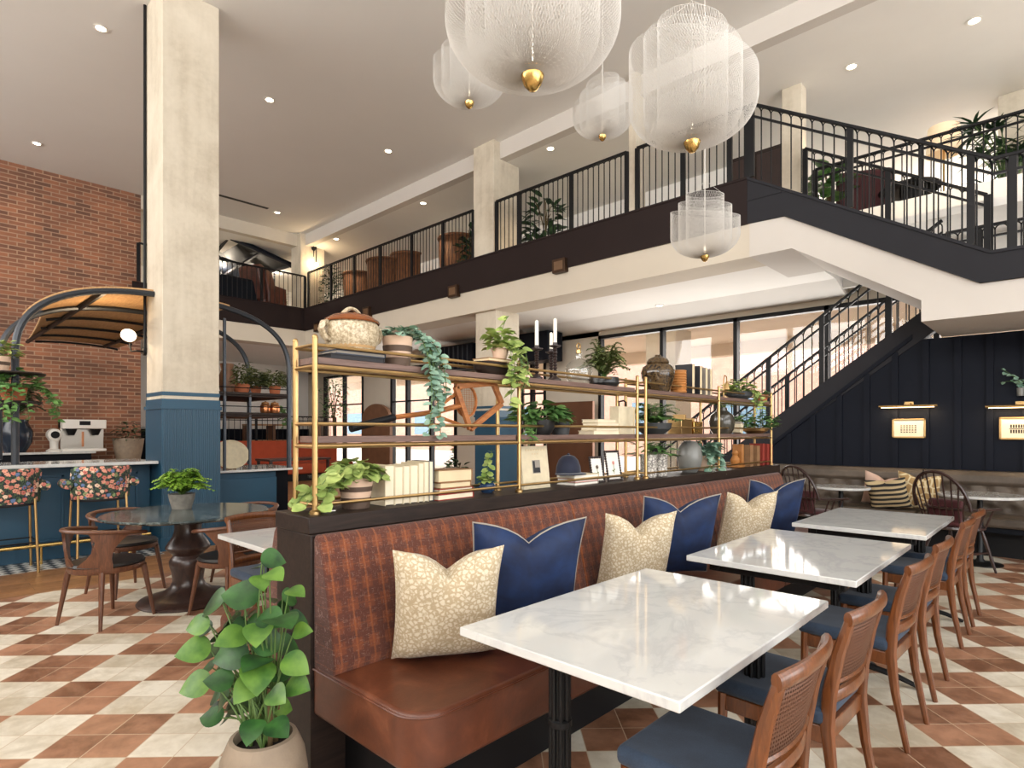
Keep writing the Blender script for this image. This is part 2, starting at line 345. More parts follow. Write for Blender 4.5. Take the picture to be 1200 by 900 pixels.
# ------------------------------------------------------------------ mesh building
class MB:
    """collects shapes, then links them as one mesh object"""
    def __init__(s): s.v = []; s.f = []
    def add(s, vs, fs, mat=None):
        o = len(s.v)
        s.v += [tuple(mat @ Vector(p)) for p in vs] if mat is not None else [tuple(p) for p in vs]
        s.f += [tuple(i + o for i in f) for f in fs]
        return s
    def box(s, x0, x1, y0, y1, z0, z1, mat=None):
        vs = [(x, y, z) for z in (z0, z1) for y in (y0, y1) for x in (x0, x1)]
        return s.add(vs, [(0, 2, 3, 1), (4, 5, 7, 6), (0, 1, 5, 4), (2, 6, 7, 3), (0, 4, 6, 2), (1, 3, 7, 5)], mat)
    def cbox(s, c, d, rz=0, rx=0, ry=0):
        m = Matrix.Translation(c) @ Matrix.Rotation(rz, 4, 'Z') @ Matrix.Rotation(ry, 4, 'Y') @ Matrix.Rotation(rx, 4, 'X')
        return s.box(-d[0] / 2, d[0] / 2, -d[1] / 2, d[1] / 2, -d[2] / 2, d[2] / 2, m)
    def prism(s, poly, a, b, axis='z', mat=None):
        """extrude a 2-D polygon; axis = the direction of extrusion from a to b"""
        def P(u, w, k): return {'z': (u, w, k), 'y': (u, k, w), 'x': (k, u, w)}[axis]
        n = len(poly); vs = [P(u, w, a) for u, w in poly] + [P(u, w, b) for u, w in poly]
        fs = [tuple(range(n))[::-1], tuple(range(n, 2 * n))] + [(i, (i + 1) % n, n + (i + 1) % n, n + i) for i in range(n)]
        return s.add(vs, fs, mat)
    def lathe(s, prof, seg=24, mat=None, sx=1, sy=1, cap=True):
        vs = []; fs = []
        for r, z in prof:
            for k in range(seg):
                a = 2 * PI * k / seg; vs.append((r * math.cos(a) * sx, r * math.sin(a) * sy, z))
        for i in range(len(prof) - 1):
            for k in range(seg):
                k2 = (k + 1) % seg
                fs.append((i * seg + k, i * seg + k2, (i + 1) * seg + k2, (i + 1) * seg + k))
        if cap:
            if prof[0][0] > 1e-4: fs.append(tuple(range(seg))[::-1])
            if prof[-1][0] > 1e-4: fs.append(tuple((len(prof) - 1) * seg + k for k in range(seg)))
        return s.add(vs, fs, mat)
    def sweep(s, pts, size, sides=8, closed=False, up=None, mat=None, cap=True, square=False):
        """tube along pts; size = radius, or one (half width, half height) per point"""
        pts = [Vector(p) for p in pts]; n = len(pts)
        if not isinstance(size, list): size = [size] * n
        size = [(q, q) if not isinstance(q, tuple) else q for q in size]
        ref = Vector(up) if up else None
        vs = []; fs = []; prevn = None
        for i, p in enumerate(pts):
            if closed: t = pts[(i + 1) % n] - pts[i - 1]
            else: t = pts[min(i + 1, n - 1)] - pts[max(i - 1, 0)]
            if t.length < 1e-9: t = Vector((0, 0, 1))
            t.normalize()
            if ref is not None: nn = ref - t * ref.dot(t)
            elif prevn is None:
                a = Vector((0, 0, 1)) if abs(t.z) < .9 else Vector((1, 0, 0)); nn = a - t * a.dot(t)
            else: nn = prevn - t * prevn.dot(t)
            if nn.length < 1e-6: nn = Vector((1, 0, 0)) - t * t.x
            nn.normalize(); prevn = nn; bb = t.cross(nn)
            w, h = size[i]
            for k in range(sides):
                if square:
                    a = [(1, 1), (-1, 1), (-1, -1), (1, -1)][k % 4]; c_, s_ = a
                else: a = 2 * PI * k / sides; c_, s_ = math.cos(a), math.sin(a)
                vs.append(p + bb * (w * c_) + nn * (h * s_))
        m = n if closed else n - 1
        for i in range(m):
            j = (i + 1) % n
            for k in range(sides):
                k2 = (k + 1) % sides
                fs.append((i * sides + k, i * sides + k2, j * sides + k2, j * sides + k))
        if cap and not closed:
            fs.append(tuple(range(sides))[::-1]); fs.append(tuple((n - 1) * sides + k for k in range(sides)))
        return s.add(vs, fs, mat)
    def bar(s, a, b, w, h=None, up=(0, 0, 1)):
        h = w if h is None else h
        return s.sweep([a, b], [(w / 2, h / 2)] * 2, 4, up=up if abs((Vector(b) - Vector(a)).normalized().dot(Vector(up))) < .99 else (1, 0, 0), square=True)
    def ball(s, c, r, seg=12, rings=8, sz=1):
        prof = [(max(1e-5, r * math.sin(PI * i / rings)), -r * sz * math.cos(PI * i / rings)) for i in range(rings + 1)]
        return s.lathe(prof, seg, Matrix.Translation(c), cap=False)
    def leaf(s, base, d, nrm, L, W, kind='oval', fold=.15, droop=.2):
        """one bent leaf: base point, direction, face normal, length, width"""
        d = Vector(d).normalized(); n = Vector(nrm); n = n - d * n.dot(d)
        if n.length < 1e-4: n = d.orthogonal()
        n.normalize(); b = d.cross(n); base = Vector(base)
        prof = {'oval': [(0, 0), (.18, .7), (.45, 1), (.75, .72), (1, 0)], 'round': [(0, .25), (.2, .85), (.5, 1), (.82, .75), (1, .1)],
                'heart': [(-.06, .45), (.16, .95), (.42, 1), (.74, .62), (1, 0)], 'blade': [(0, .5), (.25, 1), (.6, .8), (1, 0)]}[kind]
        vs = []; fs = []
        for u, w in prof:
            c = base + d * (u * L) - n * (droop * L * u * u)
            for q in (-1, 0, 1): vs.append(c + b * (q * w * W / 2) + n * (fold * W * abs(q) * w))
        for i in range(len(prof) - 1):
            for q in (0, 1):
                a = i * 3 + q; fs.append((a, a + 1, a + 4, a + 3))
        return s.add(vs, fs)
    def build(s, name, mat, parent=None, smooth=35, bevel=0, seg=2, sub=0):
        me = bpy.data.meshes.new(name); me.from_pydata(s.v, [], s.f); me.update()
        if isinstance(mat, str): mat = M[mat]
        me.materials.append(mat)
        if smooth:
            me.polygons.foreach_set('use_smooth', [True] * len(me.polygons))
            if smooth < 180: me.set_sharp_from_angle(angle=R(smooth))
        o = bpy.data.objects.new(name, me); COL.objects.link(o)
        if parent is not None: o.parent = parent
        if bevel:
            b = o.modifiers.new('round', 'BEVEL'); b.width = bevel; b.segments = seg; b.limit_method = 'ANGLE'; b.angle_limit = R(35)
        if sub:
            b = o.modifiers.new('sub', 'SUBSURF'); b.levels = sub; b.render_levels = sub
        return o

def tag(o, label, cat, group=None):
    o['label'] = label; o['category'] = cat
    if group: o['group'] = group
    return o
def thing(name, label, cat, loc=(0, 0, 0), rz=0, group=None):
    o = bpy.data.objects.new(name, None); COL.objects.link(o); o.empty_display_size = .1
    o.location = loc; o.rotation_euler = (0, 0, rz)
    return tag(o, label, cat, group)
def solo(mb, name, mat, label, cat, loc=(0, 0, 0), rz=0, group=None, **kw):
    o = mb.build(name, mat, **kw); o.location = loc; o.rotation_euler = (0, 0, rz)
    return tag(o, label, cat, group)
def struct(mb, name, mat, **kw):
    o = mb.build(name, mat, **kw); o['kind'] = 'structure'; return o
def dup(root, loc, rz=None, label=None, scale=None):
    kids = {}
    for o in scene.objects:
        if o.parent is not None: kids.setdefault(o.parent.name, []).append(o)
    def cp(o, par):
        c = o.copy(); COL.objects.link(c); c.parent = par
        for k in kids.get(o.name, []): cp(k, c)
        return c
    r = cp(root, None); r.location = loc
    if rz is not None: r.rotation_euler = (0, 0, rz)
    if label: r['label'] = label
    if scale: r.scale = (scale,) * 3
    return r
def rebase(root, loc):
    root.location = loc
    for o in scene.objects:
        if o.parent == root: o.location = o.location - Vector(loc)
def arc(c, r, a0, a1, n, z=0, rx=None):
    return [(c[0] + r * math.cos(a0 + (a1 - a0) * i / n), c[1] + (rx or r) * math.sin(a0 + (a1 - a0) * i / n), z) for i in range(n + 1)]
def rnd(a, b): return random.uniform(a, b)
def bez(p0, p1, p2, n=8):
    p0, p1, p2 = Vector(p0), Vector(p1), Vector(p2)
    return [p0 * (1 - t) ** 2 + p1 * (2 * t * (1 - t)) + p2 * t * t for t in [i / n for i in range(n + 1)]]

# ------------------------------------------------------------------ greenery
def bush_leaves(mb, c, rad, h, n, L, W, kind='oval', up=.5, lift=0.0):
    c = Vector(c)
    for i in range(n):
        a = rnd(0, 2 * PI); q = rnd(.1, 1) ** .7; e = rnd(0, 1)
        p = c + Vector((math.cos(a) * rad * q * .85, math.sin(a) * rad * q * .85, lift + h * (e * (1 - .45 * q))))
        d = Vector((math.cos(a), math.sin(a), rnd(-.4, 1) * up))
        mb.leaf(p, d, (rnd(-.3, .3), rnd(-.3, .3), 1), L * rnd(.7, 1.2), W * rnd(.7, 1.2), kind, droop=rnd(.05, .4))
def bush_stems(mb, c, rad, h, n, r=.004):
    c = Vector(c)
    for i in range(n):
        a = rnd(0, 2 * PI); q = rnd(.2, .8)
        mb.sweep(bez(c, c + Vector((0, 0, h * .6)), c + Vector((math.cos(a) * rad * q, math.sin(a) * rad * q, h * rnd(.6, .95))), 4), r, 4)
def strand(stems, leaves, pts, L, W, kind='oval', step=.025, r=.002, side=.6):
    pts = [Vector(p) for p in pts]; stems.sweep(pts, r, 4)
    for i in range(len(pts) - 1):
        seg = pts[i + 1] - pts[i]; k = max(1, int(seg.length / step))
        for j in range(k):
            p = pts[i] + seg * ((j + rnd(.2, .8)) / k); a = rnd(0, 2 * PI)
            d = Vector((math.cos(a), math.sin(a), rnd(-.6, .3))) * side
            leaves.leaf(p, d, (math.cos(a) * .5 + .4, math.sin(a) * .5 - .4, .6), L * rnd(.7, 1.15), W * rnd(.7, 1.15), kind, droop=rnd(0, .3))
def fronds(leaves, stems, c, n, L, h, leafL, leafW, a0=0, a1=2 * PI, seg=11, arch=.5):
    c = Vector(c)
    for i in range(n):
        a = rnd(a0, a1); l = L * rnd(.65, 1.1); u = rnd(.25, 1)
        e = c + Vector((math.cos(a) * l * (1 - .5 * u), math.sin(a) * l * (1 - .5 * u), h * u * rnd(.7, 1.1)))
        m = c + Vector((math.cos(a) * l * .3, math.sin(a) * l * .3, h * (u * .9 + arch * .5)))
        pts = bez(c, m, e, seg); stems.sweep(pts, .0018, 3)
        for j in range(2, seg + 1):
            t = (pts[j] - pts[j - 1]).normalized(); sd = t.cross(Vector((0, 0, 1)))
            if sd.length < .05: sd = Vector((math.cos(a + 1.57), math.sin(a + 1.57), 0))
            sd.normalize(); k = 1 - abs(j / seg - .45) * .9
            for q in (-1, 1): leaves.leaf(pts[j], sd * q + t * .5, Vector((0, 0, 1)) + t * .1, leafL * k, leafW, 'oval', droop=.2)
def pot_mesh(r0, r1, h, wall=.008, seg=24):
    return MB().lathe([(.001, 0), (r0, 0), (r0 * 1.02, h * .05), ((r0 + r1) / 2 * 1.03, h * .5), (r1, h * .97), (r1, h), (r1 - wall, h), (r1 - wall, h * .82), (.001, h * .82)], seg)
def potted(name, label, cat, loc, pot, potmat, leafmat, leaves, stems=None, rz=0, group=None, soil=True, potname='pot', stemmat='stem_green'):
    t = thing(name, label, cat, loc, rz, group)
    p = pot.build(potname, potmat, t)
    if stems is not None and stems.v: stems.build('stem', stemmat, t)
    leaves.build('foliage', leafmat, t, smooth=180)
    return t
# ------------------------------------------------------------------ the room
ZC, ZU, ZL = 6.72, 6.41, 3.70          # hall ceiling, gallery ceiling, ceiling under the gallery
Y0, YW, YB = 7.5, 8.95, 10.4           # gallery edge, stair wall, window wall
XB, XL = -15.2, -14.65                 # brick wall, left gallery edge
ZF, ZS = 4.643, 4.047                  # fascia top and underside

def build_shell():
    struct(MB().box(-24, 6, -6, 10.4, -.15, 0), 'floor', 'floor', smooth=0)
    struct(MB().box(XB - .3, 6.2, -6, 7.9, ZC, ZC + .2), 'ceiling', 'ceiling', smooth=0)
    struct(MB().box(XB, 6.2, 7.72, 7.9, ZU, ZC), 'trim_1', 'darkened_plaster', smooth=0)  # same plaster as the ceiling, darkened to offset the strong light on it
    struct(MB().box(-24, 9, 7.9, 17, ZU, ZU + .2).box(-24, XB - .2, 3.6, 7.9, ZU, ZU + .2), 'ceiling', 'white_plaster', smooth=0)
    struct(MB().box(XB - .2, XB, 3.9, 7.9, ZU, ZC), 'trim_2', 'plaster', smooth=0)
    # brick wall behind the bar, with a plastered end
    struct(MB().box(XB - .25, XB, -6, 3.9, 0, ZC), 'wall_left', 'brick', smooth=0)
    # gallery floor slabs and their edges
    struct(MB().box(-24, -3.0, 7.53, 11.5, ZS, 4.45).box(-24, XL - .01, 3.92, 7.53, ZS, 4.45).box(-3.0, -2.55, 8.95, 10.2, ZS, 4.45), 'floor', 'plaster', smooth=0)
    struct(MB().box(-3.0, 8, 10.2, 17, 3.75, 4.45).box(-24, -3, 11.5, 17, ZS, 4.45), 'floor', 'plaster', smooth=0)
    struct(MB().box(-2.98, 8, 10.12, 10.2, 3.62, 4.76), 'trim_3', 'white_plaster', smooth=0)
    f = MB().box(XL, -3.02, Y0, Y0 + .03, ZS, ZF).box(XL, -3.02, Y0 - .012, Y0 + .03, ZF - .03, ZF)
    struct(f, 'trim_4', 'fascia', smooth=0)
    f = MB().box(XL - .03, XL, 3.6, Y0 + .03, ZS, ZF).box(XL - .03, XL + .012, 3.6, Y0, ZF - .03, ZF)
    struct(f, 'trim_5', 'fascia', smooth=0)
    # beams under the gallery edges, and the ceiling behind them
    struct(MB().box(XL, -3.0, 7.535, 8.1, 3.63, ZS).box(XL - .5, XL, 3.6, 8.1, 3.63, ZS), 'trim_6', 'plaster', smooth=0)
    struct(MB().box(-24, -2.6, 8.1, YB, ZL, ZL + .1).box(-24, XL - .5, 3.6, 8.1, ZL, ZL + .1).box(-2.6, 6, 8.93, YB, ZL + .35, ZL + .45), 'ceiling', 'white_plaster', smooth=0)
    struct(MB().prism([(9.75, ZL), (YB, ZL), (YB, ZL - .16), (10.2, ZL - .14), (10.0, ZL - .08)], -9.0, -2.6, 'x'), 'trim_7', 'white_plaster', smooth=30)
    # upper flight of the stair: plastered slab, dark stringer, treads
    struct(MB().prism([(-3.0, 4.3), (-3.0, 3.63), (-2.49, 3.63), (-1.185, 2.80), (-1.185, 2.575), (3.0, 2.575), (3.0, 3.1), (-.65, 3.1), (-2.6, 4.3)], 7.53, YW - .02, 'y'), 'trim_8', 'darkened_plaster', smooth=0)
    st = MB()
    poly = [(-3.02, ZF), (-.604, 3.2), (3.0, 3.2), (3.0, 2.893), (-.693, 2.893), (-2.574, 4.035), (-3.02, 4.05)]
    st.prism(poly, Y0 + .005, Y0 + .04, 'y')
    st.prism([(-3.02, ZF), (-.604, 3.2), (3.0, 3.2), (3.0, 3.17), (-.612, 3.17), (-3.02, ZF - .035)], Y0 - .01, Y0 + .06, 'y')
    st.prism([(-2.574, 4.035), (-.693, 2.893), (3.0, 2.893), (3.0, 2.92), (-.686, 2.92), (-2.574, 4.065)], Y0 - .008, Y0 + .04, 'y')
    st.box(-3.02, -2.6, Y0 - .004, Y0 + .04, 4.33, 4.35)
    struct(st, 'trim_9', 'stringer', smooth=0)
    tr = MB()
    for i in range(8):
        x = -2.95 + i * .27; z = 4.32 - i * .162
        tr.box(x, x + .29, 7.56, YW - .03, z - .17, z)
    struct(tr, 'trim_10', 'white_plaster', smooth=0)
    # lower flight: navy panelled wall under it, dark stringer band, treads behind
    zt = lambda x: 1.621 + (x + 3.184) * .731
    xs = -3.184 - 1.621 / .731
    struct(MB().prism([(xs, 0), (3.0, 0), (3.0, 2.57), (-1.88, 2.57)], YW, YW + .12, 'y'), 'wall_stair', 'navy_panel', smooth=0)
    wt = MB(); tl = lambda x: 1.234 + (x + 3.184) * .80
    for x in [-4.27, -3.94, -3.62, -3.31, -2.993, -2.672, -2.336, -2.008, -1.689, -1.36, -1.036, -.734, -.41, -.09, .23, .55, .87]:
        z1 = min(2.56, tl(x))
        if z1 > .3: wt.box(x - .035, x + .035, YW - .022, YW, .0, z1)
    wt.prism([(-4.6, tl(-4.6) - .0), (-1.5, tl(-1.5)), (-1.5, tl(-1.5) + .06), (-4.6, tl(-4.6) + .06)], YW - .03, YW, 'y')
    struct(wt, 'trim_11', 'navy_panel', smooth=0)
    sb = MB().prism([(xs, 0), (-1.2, zt(-1.2)), (-1.2, zt(-1.2) - .36), (-3.184, 1.26), (xs + .5, 0)], YW - .012, YW + .13, 'y')
    struct(sb, 'trim_12', 'stringer', smooth=0)
    tr = MB()
    n = 18
    for i in range(n):
        x = xs + .1 + i * (3.9 / n); z = -.16 + i * (2.85 / n)
        tr.box(x, x + 3.9 / n + .02, YW + .12, 10.2, max(0, z - .15), z + .13)
    struct(tr, 'trim_13', 'navy_dark', smooth=0)
    # stair landing behind
    struct(MB().box(-1.2, 3, YW - .02, 10.1, 2.8, 2.95), 'trim_14', 'white_plaster', smooth=0)
    # ---- window wall at the back
    def seg(x0, x1, z0=0, z1=3.8): return MB().box(x0, x1, YB, YB + .2, z0, z1)
    wb = MB()
    for x0, x1 in [(-24, -18.86), (-16.4, -14.9), (-11.9, -9.66), (-8.81, -7.34)]: wb.box(x0, x1, YB, YB + .2, 0, 3.8)
    wb.box(-24, 6, YB, YB + .2, 3.44, 3.8); wb.box(-18.86, -9.6, YB, YB + .2, 3.3, 3.5)
    struct(wb, 'wall_back', 'plaster', smooth=0)
    def window(name, x0, x1, z0, z1, mull, trans=(), fw=.07):
        fr = MB().box(x0, x1, YB - .03, YB + .1, z1 - fw, z1).box(x0, x1, YB - .03, YB + .1, z0, z0 + fw)
        for x in [x0 + fw / 2] + list(mull) + [x1 - fw / 2]: fr.box(x - fw / 2, x + fw / 2, YB - .03, YB + .1, z0, z1)
        for z in trans: fr.box(x0, x1, YB - .02, YB + .08, z - .02, z + .02)
        w = struct(fr, name, 'black_metal', smooth=0)
        p = MB().box(x0, x1, YB + .03, YB + .04, z0, z1).build('pane', 'pane', w, smooth=0)
    window('window_1', -7.34, 2.0, .05, 3.44, [-5.85, -4.39, -2.9, -1.45, 0.0])
    window('window_2', -18.86, -16.4, .1, 3.3, [-17.58], [2.3])
    window('door_1', -14.9, -11.9, .0, 3.3, [-14.1, -13.0], [1.05, 2.3], .1)
    window('door_2', -9.66, -8.81, .0, 3.3, [-9.25], [2.3], .06)
    # far left wall of the room behind the bar, with navy dado
    struct(MB().box(-20.2, -20, 3.9, YB, 0, 3.8), 'wall_left', 'white_plaster', smooth=0)
    struct(MB().box(-20, -19.96, 3.9, YB, 0, 1.5), 'trim_15', 'navy_panel', smooth=0)
    struct(MB().box(XB - 4.8, XB - .25, 3.7, 3.9, 0, 3.8), 'wall_side', 'plaster', smooth=0)
    # ---- gallery walls (upper floor)
    wg = MB(); e = -24
    for x0, x1 in [(-14.2, -12.6), (-12.1, -9.9), (-7.9, -6.2), (-5.95, -5.0)]:
        wg.box(e, x0, 10.9, 11.1, 4.45, ZU); wg.box(x0, x1, 10.9, 11.1, 5.9, ZU); e = x1
    struct(wg.box(e, -3.9, 10.9, 11.1, 4.45, ZU), 'wall_gallery', 'white_plaster', smooth=0)
    struct(MB().box(-24, -4.1, 13.4, 13.5, 4.45, ZU), 'wall_rear', 'white_plaster', smooth=0)
    struct(MB().box(-20.6, -20.4, 3.6, 11, 4.45, ZU), 'wall_gallery_left', 'white_plaster', smooth=0)
    struct(MB().box(-24, XB - .2, 3.62, 3.7, 4.45, ZU), 'wall_gallery_side', 'white_plaster', smooth=0)
    wu = MB().box(-3.9, 9, 16.6, 16.8, 4.45, 4.7).box(-3.9, 9, 16.6, 16.8, 6.2, ZU)
    for x in [-3.9, -1.6, .7, 3.0, 5.3, 7.6]: wu.box(x - .06, x + .06, 16.58, 16.8, 4.45, ZU)
    struct(wu, 'window_3', 'black_metal', smooth=0)
    struct(MB().box(-4.1, -3.9, 11.1, 16.8, 4.45, ZU), 'wall_gallery_right', 'white_plaster', smooth=0)
    # glazed screens along the gallery wall: dark frames with pale panes
    g = 0
    for x0, x1, n in [(-14.2, -12.6, 2), (-12.1, -9.9, 3), (-7.9, -6.2, 2), (-5.95, -5.0, 1)]:
        fr = MB()
        for i in range(n + 1):
            x = x0 + (x1 - x0) * i / n; fr.box(x - .07, x + .07, 10.82, 10.9, 4.45, 5.95)
        fr.box(x0 - .07, x1 + .07, 10.82, 10.9, 5.84, 5.98)
        g += 1; w = struct(fr, 'window_%d' % (10 + g), 'black_metal', smooth=0)
        MB().box(x0, x1, 10.86, 10.88, 4.45, 5.84).build('pane', 'pane', w, smooth=0)
    # ---- walls behind and beside the camera, tall windows on the right
    wr = MB()
    for y in [-6, -3.2, -.4, 2.4, 5.2, 8.0]: wr.box(6, 6.2, y - .12, y + .12, 0, ZC)
    for z in [0.0, 1.0, 3.3, 3.9, 6.3]: wr.box(6, 6.2, -6, 8, z, z + .35)
    struct(wr, 'window_20', 'black_metal', smooth=0)
    wf = MB().box(-15.4, 6.2, -6.2, -6, 0, 3.9).box(-15.4, 6.2, -6.2, -6, 6.4, ZC)  # high opening added to let the fill lamp in
    for x in [-15.3, -12, -9, -6, -3, 0, 3, 6.1]: wf.box(x - .1, x + .1, -6.2, -6, 3.9, 6.4)
    struct(wf, 'wall_front', 'plaster', smooth=0)
    struct(MB().box(6, 6.2, 8, 17, 0, 3.6), 'wall_right', 'plaster', smooth=0)
    # ---- concrete columns
    def column(x0, x1, y0, y1, z0, z1, dado=None, fl=True):
        c = struct(MB().box(x0, x1, y0, y1, z0, z1), 'column', 'concrete', bevel=.008)
        if dado:
            d = MB(); e = .025
            d.box(x0 - e, x1 + e, y0 - e, y1 + e, z0, z0 + .16)
            d.box(x0 - e * .4, x1 + e * .4, y0 - e * .4, y1 + e * .4, z0 + .16, dado)
            d.box(x0 - e, x1 + e, y0 - e, y1 + e, dado - .12, dado - .1); d.box(x0 - e, x1 + e, y0 - e, y1 + e, dado - .1, dado - .08)
            d.box(x0 - .006, x1 + .006, y0 - .006, y1 + .006, dado + .04, dado + .085)
            if fl:
                n = int((y1 - y0) / .024)
                for i in range(n):
                    y = y0 + (y1 - y0) * (i + .5) / n
                    d.lathe([(.0085, z0 + .16), (.0085, dado - .12)], 6, Matrix.Translation((x1 + e * .4, y, 0)))
            d.build('dado', 'teal' if fl else 'teal_dark', c, smooth=30)
        return c
    column(-8.40, -7.79, 2.22, 2.86, 0, ZC, 1.80)
    column(-8.19, -7.65, 7.56, 8.24, ZS - .0, ZC)
    column(-8.19, -7.65, 7.62, 8.24, 0, 3.64, 1.80)
    column(-4.82, -4.69, 7.58, 7.84, ZF - .2, ZC)
    column(-15.53, -14.99, 7.58, 8.27, ZS, ZC)
    column(on_y(916, 100, 9.0).x, on_y(939, 100, 9.0).x, 9.0, 9.22, ZS, ZU)
    column(-.84, -.3, 11.4, 11.9, 4.45, ZU)
    # ---- outside: ground, neighbouring brick building, canopy over the pavement
    struct(MB().box(-60, 40, 10.6, 60, -.3, -.05), 'ground_outside', 'ext_pale', smooth=0)
    struct(MB().box(-30, 12, 10.6, 14.5, 3.60, 3.74).box(-30, 12, 14.3, 14.6, 3.3, 3.85), 'ceiling', 'ext_pale', smooth=0)
    struct(MB().box(-6.8, -6.1, 11.4, 12.1, -.1, 3.6), 'column', 'plaster', smooth=0)
    b = thing('brick_building', 'pink brick building with blue glass windows across the street', 'building', (-10, 30, 0))
    MB().box(-45, 40, 0, 6, -.3, 14).build('wall', 'ext_brick', b, smooth=0)
    for i in range(14):
        for j in range(3):
            x = -40 + i * 5.2; z = 1.2 + j * 4.2
            w = MB().box(x, x + 2.6, -.05, 0, z, z + 1.9).build('window', 'ext_glass', b, smooth=0)
# ------------------------------------------------------------------ railings and stairs
def railing(name, label, a, b, h, posts, gap=.115, arches=True, band=.15, rail2=True):
    """a, b = 3-D ends along the foot of the railing; h = height to the handrail top; posts = list of fractions"""
    a, b = Vector(a), Vector(b); t = thing(name, label, 'railing', a); d = b - a
    L = Vector((d.x, d.y, 0)).length; sl = d.z / L
    u = Vector((d.x, d.y, 0)) / L; up = Vector((0, 0, 1))
    P = lambda s, z: u * s + up * (sl * s + z)
    MB().bar(P(0, h - .02), P(L, h - .02), .055, .035).build('handrail', 'black_metal', t, bevel=.006)
    if rail2: MB().bar(P(0, h - band), P(L, h - band), .03, .025).build('arch_rail', 'black_metal', t)
    for f in posts:
        s = f * L; MB().box(-.032, .032, -.02, .02, 0, h - .02, Matrix.Translation(P(s, 0)) @ Matrix.Rotation(math.atan2(u.y, u.x), 4, 'Z')).build('post', 'black_metal', t)
    n = max(2, int(L / gap)); g = L / n; bl = MB()
    for i in range(n + 1):
        p = P(i * g, 0); q = P(i * g, h - band * .55 if arches else h - .03)
        bl.sweep([p, q], .0085, 5)
        if arches and i < n:
            r = g / 2; zc = h - band * .55
            pts = [P(i * g + r - r * math.cos(PI * k / 8), zc + (band * .55 - .03) * math.sin(PI * k / 8)) for k in range(9)]
            bl.sweep(pts, .0075, 4)
    bl.build('baluster_panel', 'black_metal', t)
    return t

def build_rails():
    h = .945
    railing('gallery_railing', 'long black arched railing on the gallery, in front of wicker tub chairs', (-14.55, 7.57, ZF), (-8.2, 7.57, ZF), h, [0, .18, .35, .52, .70, .86, 1], .10, rail2=False)
    railing('gallery_railing', 'black arched railing between the wide concrete column and the slim column', (-7.58, 7.57, ZF), (-4.84, 7.57, ZF), h, [0, .2, .62, 1], .10, rail2=False)
    railing('gallery_railing', 'short black railing between the slim column and the stair head', (-4.66, 7.57, ZF), (-3.05, 7.57, ZF), h, [0, .45, .86, 1], .10, rail2=False)
    railing('gallery_railing', 'black railing on the far left gallery beside the leather wing chair', (-14.6, 3.7, ZF), (-14.6, 7.5, ZF), h - .1, [0, .35, .7, 1], rail2=False)
    railing('stair_railing', 'black arched railing sloping down the near side of the upper flight', (-2.98, 7.55, ZF), (-.604, 7.55, 3.2), .945, [0, .47, .93], band=.17)
    railing('landing_railing', 'black railing along the landing at the right edge', (-.60, 7.55, 3.2), (2.0, 7.55, 3.2), .935, [.06, .5, 1], band=.17)
    railing('stair_railing', 'black railing on the far side of the upper flight, behind its near railing', (-2.75, 8.86, 4.50), (-.75, 8.86, 3.30), .90, [0, .5, 1], band=.15)
    railing('gallery_railing', 'black railing above the white parapet, in front of the tall palm', (-3.0, 10.16, 4.76), (4.0, 10.16, 4.76), .835, [0, .2, .45, .62, .85], band=.15)
    railing('stair_railing', 'black arched railing climbing the lower flight above the navy wall', (-5.25, 9.0, .10), (-1.2, 9.0, 3.05), 1.0, [.02, .28, .48, .66, .86], band=.17)
    railing('stair_railing', 'second black railing along the window side of the lower flight', (-5.25, 10.15, .10), (-1.2, 10.15, 3.05), .92, [.1, .45, .8], band=.15)
    railing('landing_railing', 'low black railing at the back of the landing by the white parapet', (-1.15, 8.9, 3.05), (2.0, 8.9, 3.05), .80, [0, .1, .5], band=.15)
# ------------------------------------------------------------------ seating island
def prof_sections(mbname, prof, cuts, mat, parent, bevel, y_gap=.006):
    for a, b in zip(cuts[:-1], cuts[1:]):
        MB().prism(prof, a + y_gap / 2, b - y_gap / 2, 'y').build(mbname, mat, parent, bevel=bevel, seg=3)

def seat_block(y0, y1, x0, x1, z0, z1, round_near):
    """upholstered seat with a rounded front corner at the near end"""
    r = .13
    poly = [(x0, y0)]
    if round_near: poly += [(x1 - r + r * math.sin(a), y0 + r - r * math.cos(a)) for a in [PI / 2 * i / 8 for i in range(9)]]
    else: poly += [(x1, y0)]
    poly += [(x1, y1), (x0, y1)]
    return MB().prism(poly, z0, z1, 'z'), poly

def pillow_mb(w, h, t, chop=.5, n=18, seed=1):
    rs = random.Random(seed); mb = MB(); ph = rs.uniform(0, 6)
    for side in (1, -1):
        vs = []; fs = []
        for i in range(n + 1):
            for j in range(n + 1):
                u = 2 * i / n - 1; v = 2 * j / n - 1
                pinch = 1 - .07 * (1 - abs(u) ** 2) * abs(v) ** 3; pinch2 = 1 - .07 * (1 - abs(v) ** 2) * abs(u) ** 3
                x = u * w / 2 * pinch2; z = v * h / 2 * pinch
                d = max(0, v) ** 2.2 * math.exp(-abs(u) * 2.6 - u * u) * chop
                z -= d * h * .30
                b = max(0.0, (1 - u ** 4) * (1 - v ** 4)) ** .55
                y = side * (t / 2 * b * (1 - .35 * d) + .004 * math.sin(7 * u + ph) * math.sin(5 * v + ph) * b - .02 * math.exp(-(u * 6) ** 2) * max(0, v) * chop * b)
                vs.append((x, y, z))
        for i in range(n):
            for j in range(n):
                a = i * (n + 1) + j; q = (a, a + n + 1, a + n + 2, a + 1); fs.append(q if side < 0 else q[::-1])
        mb.add(vs, fs)
    return mb
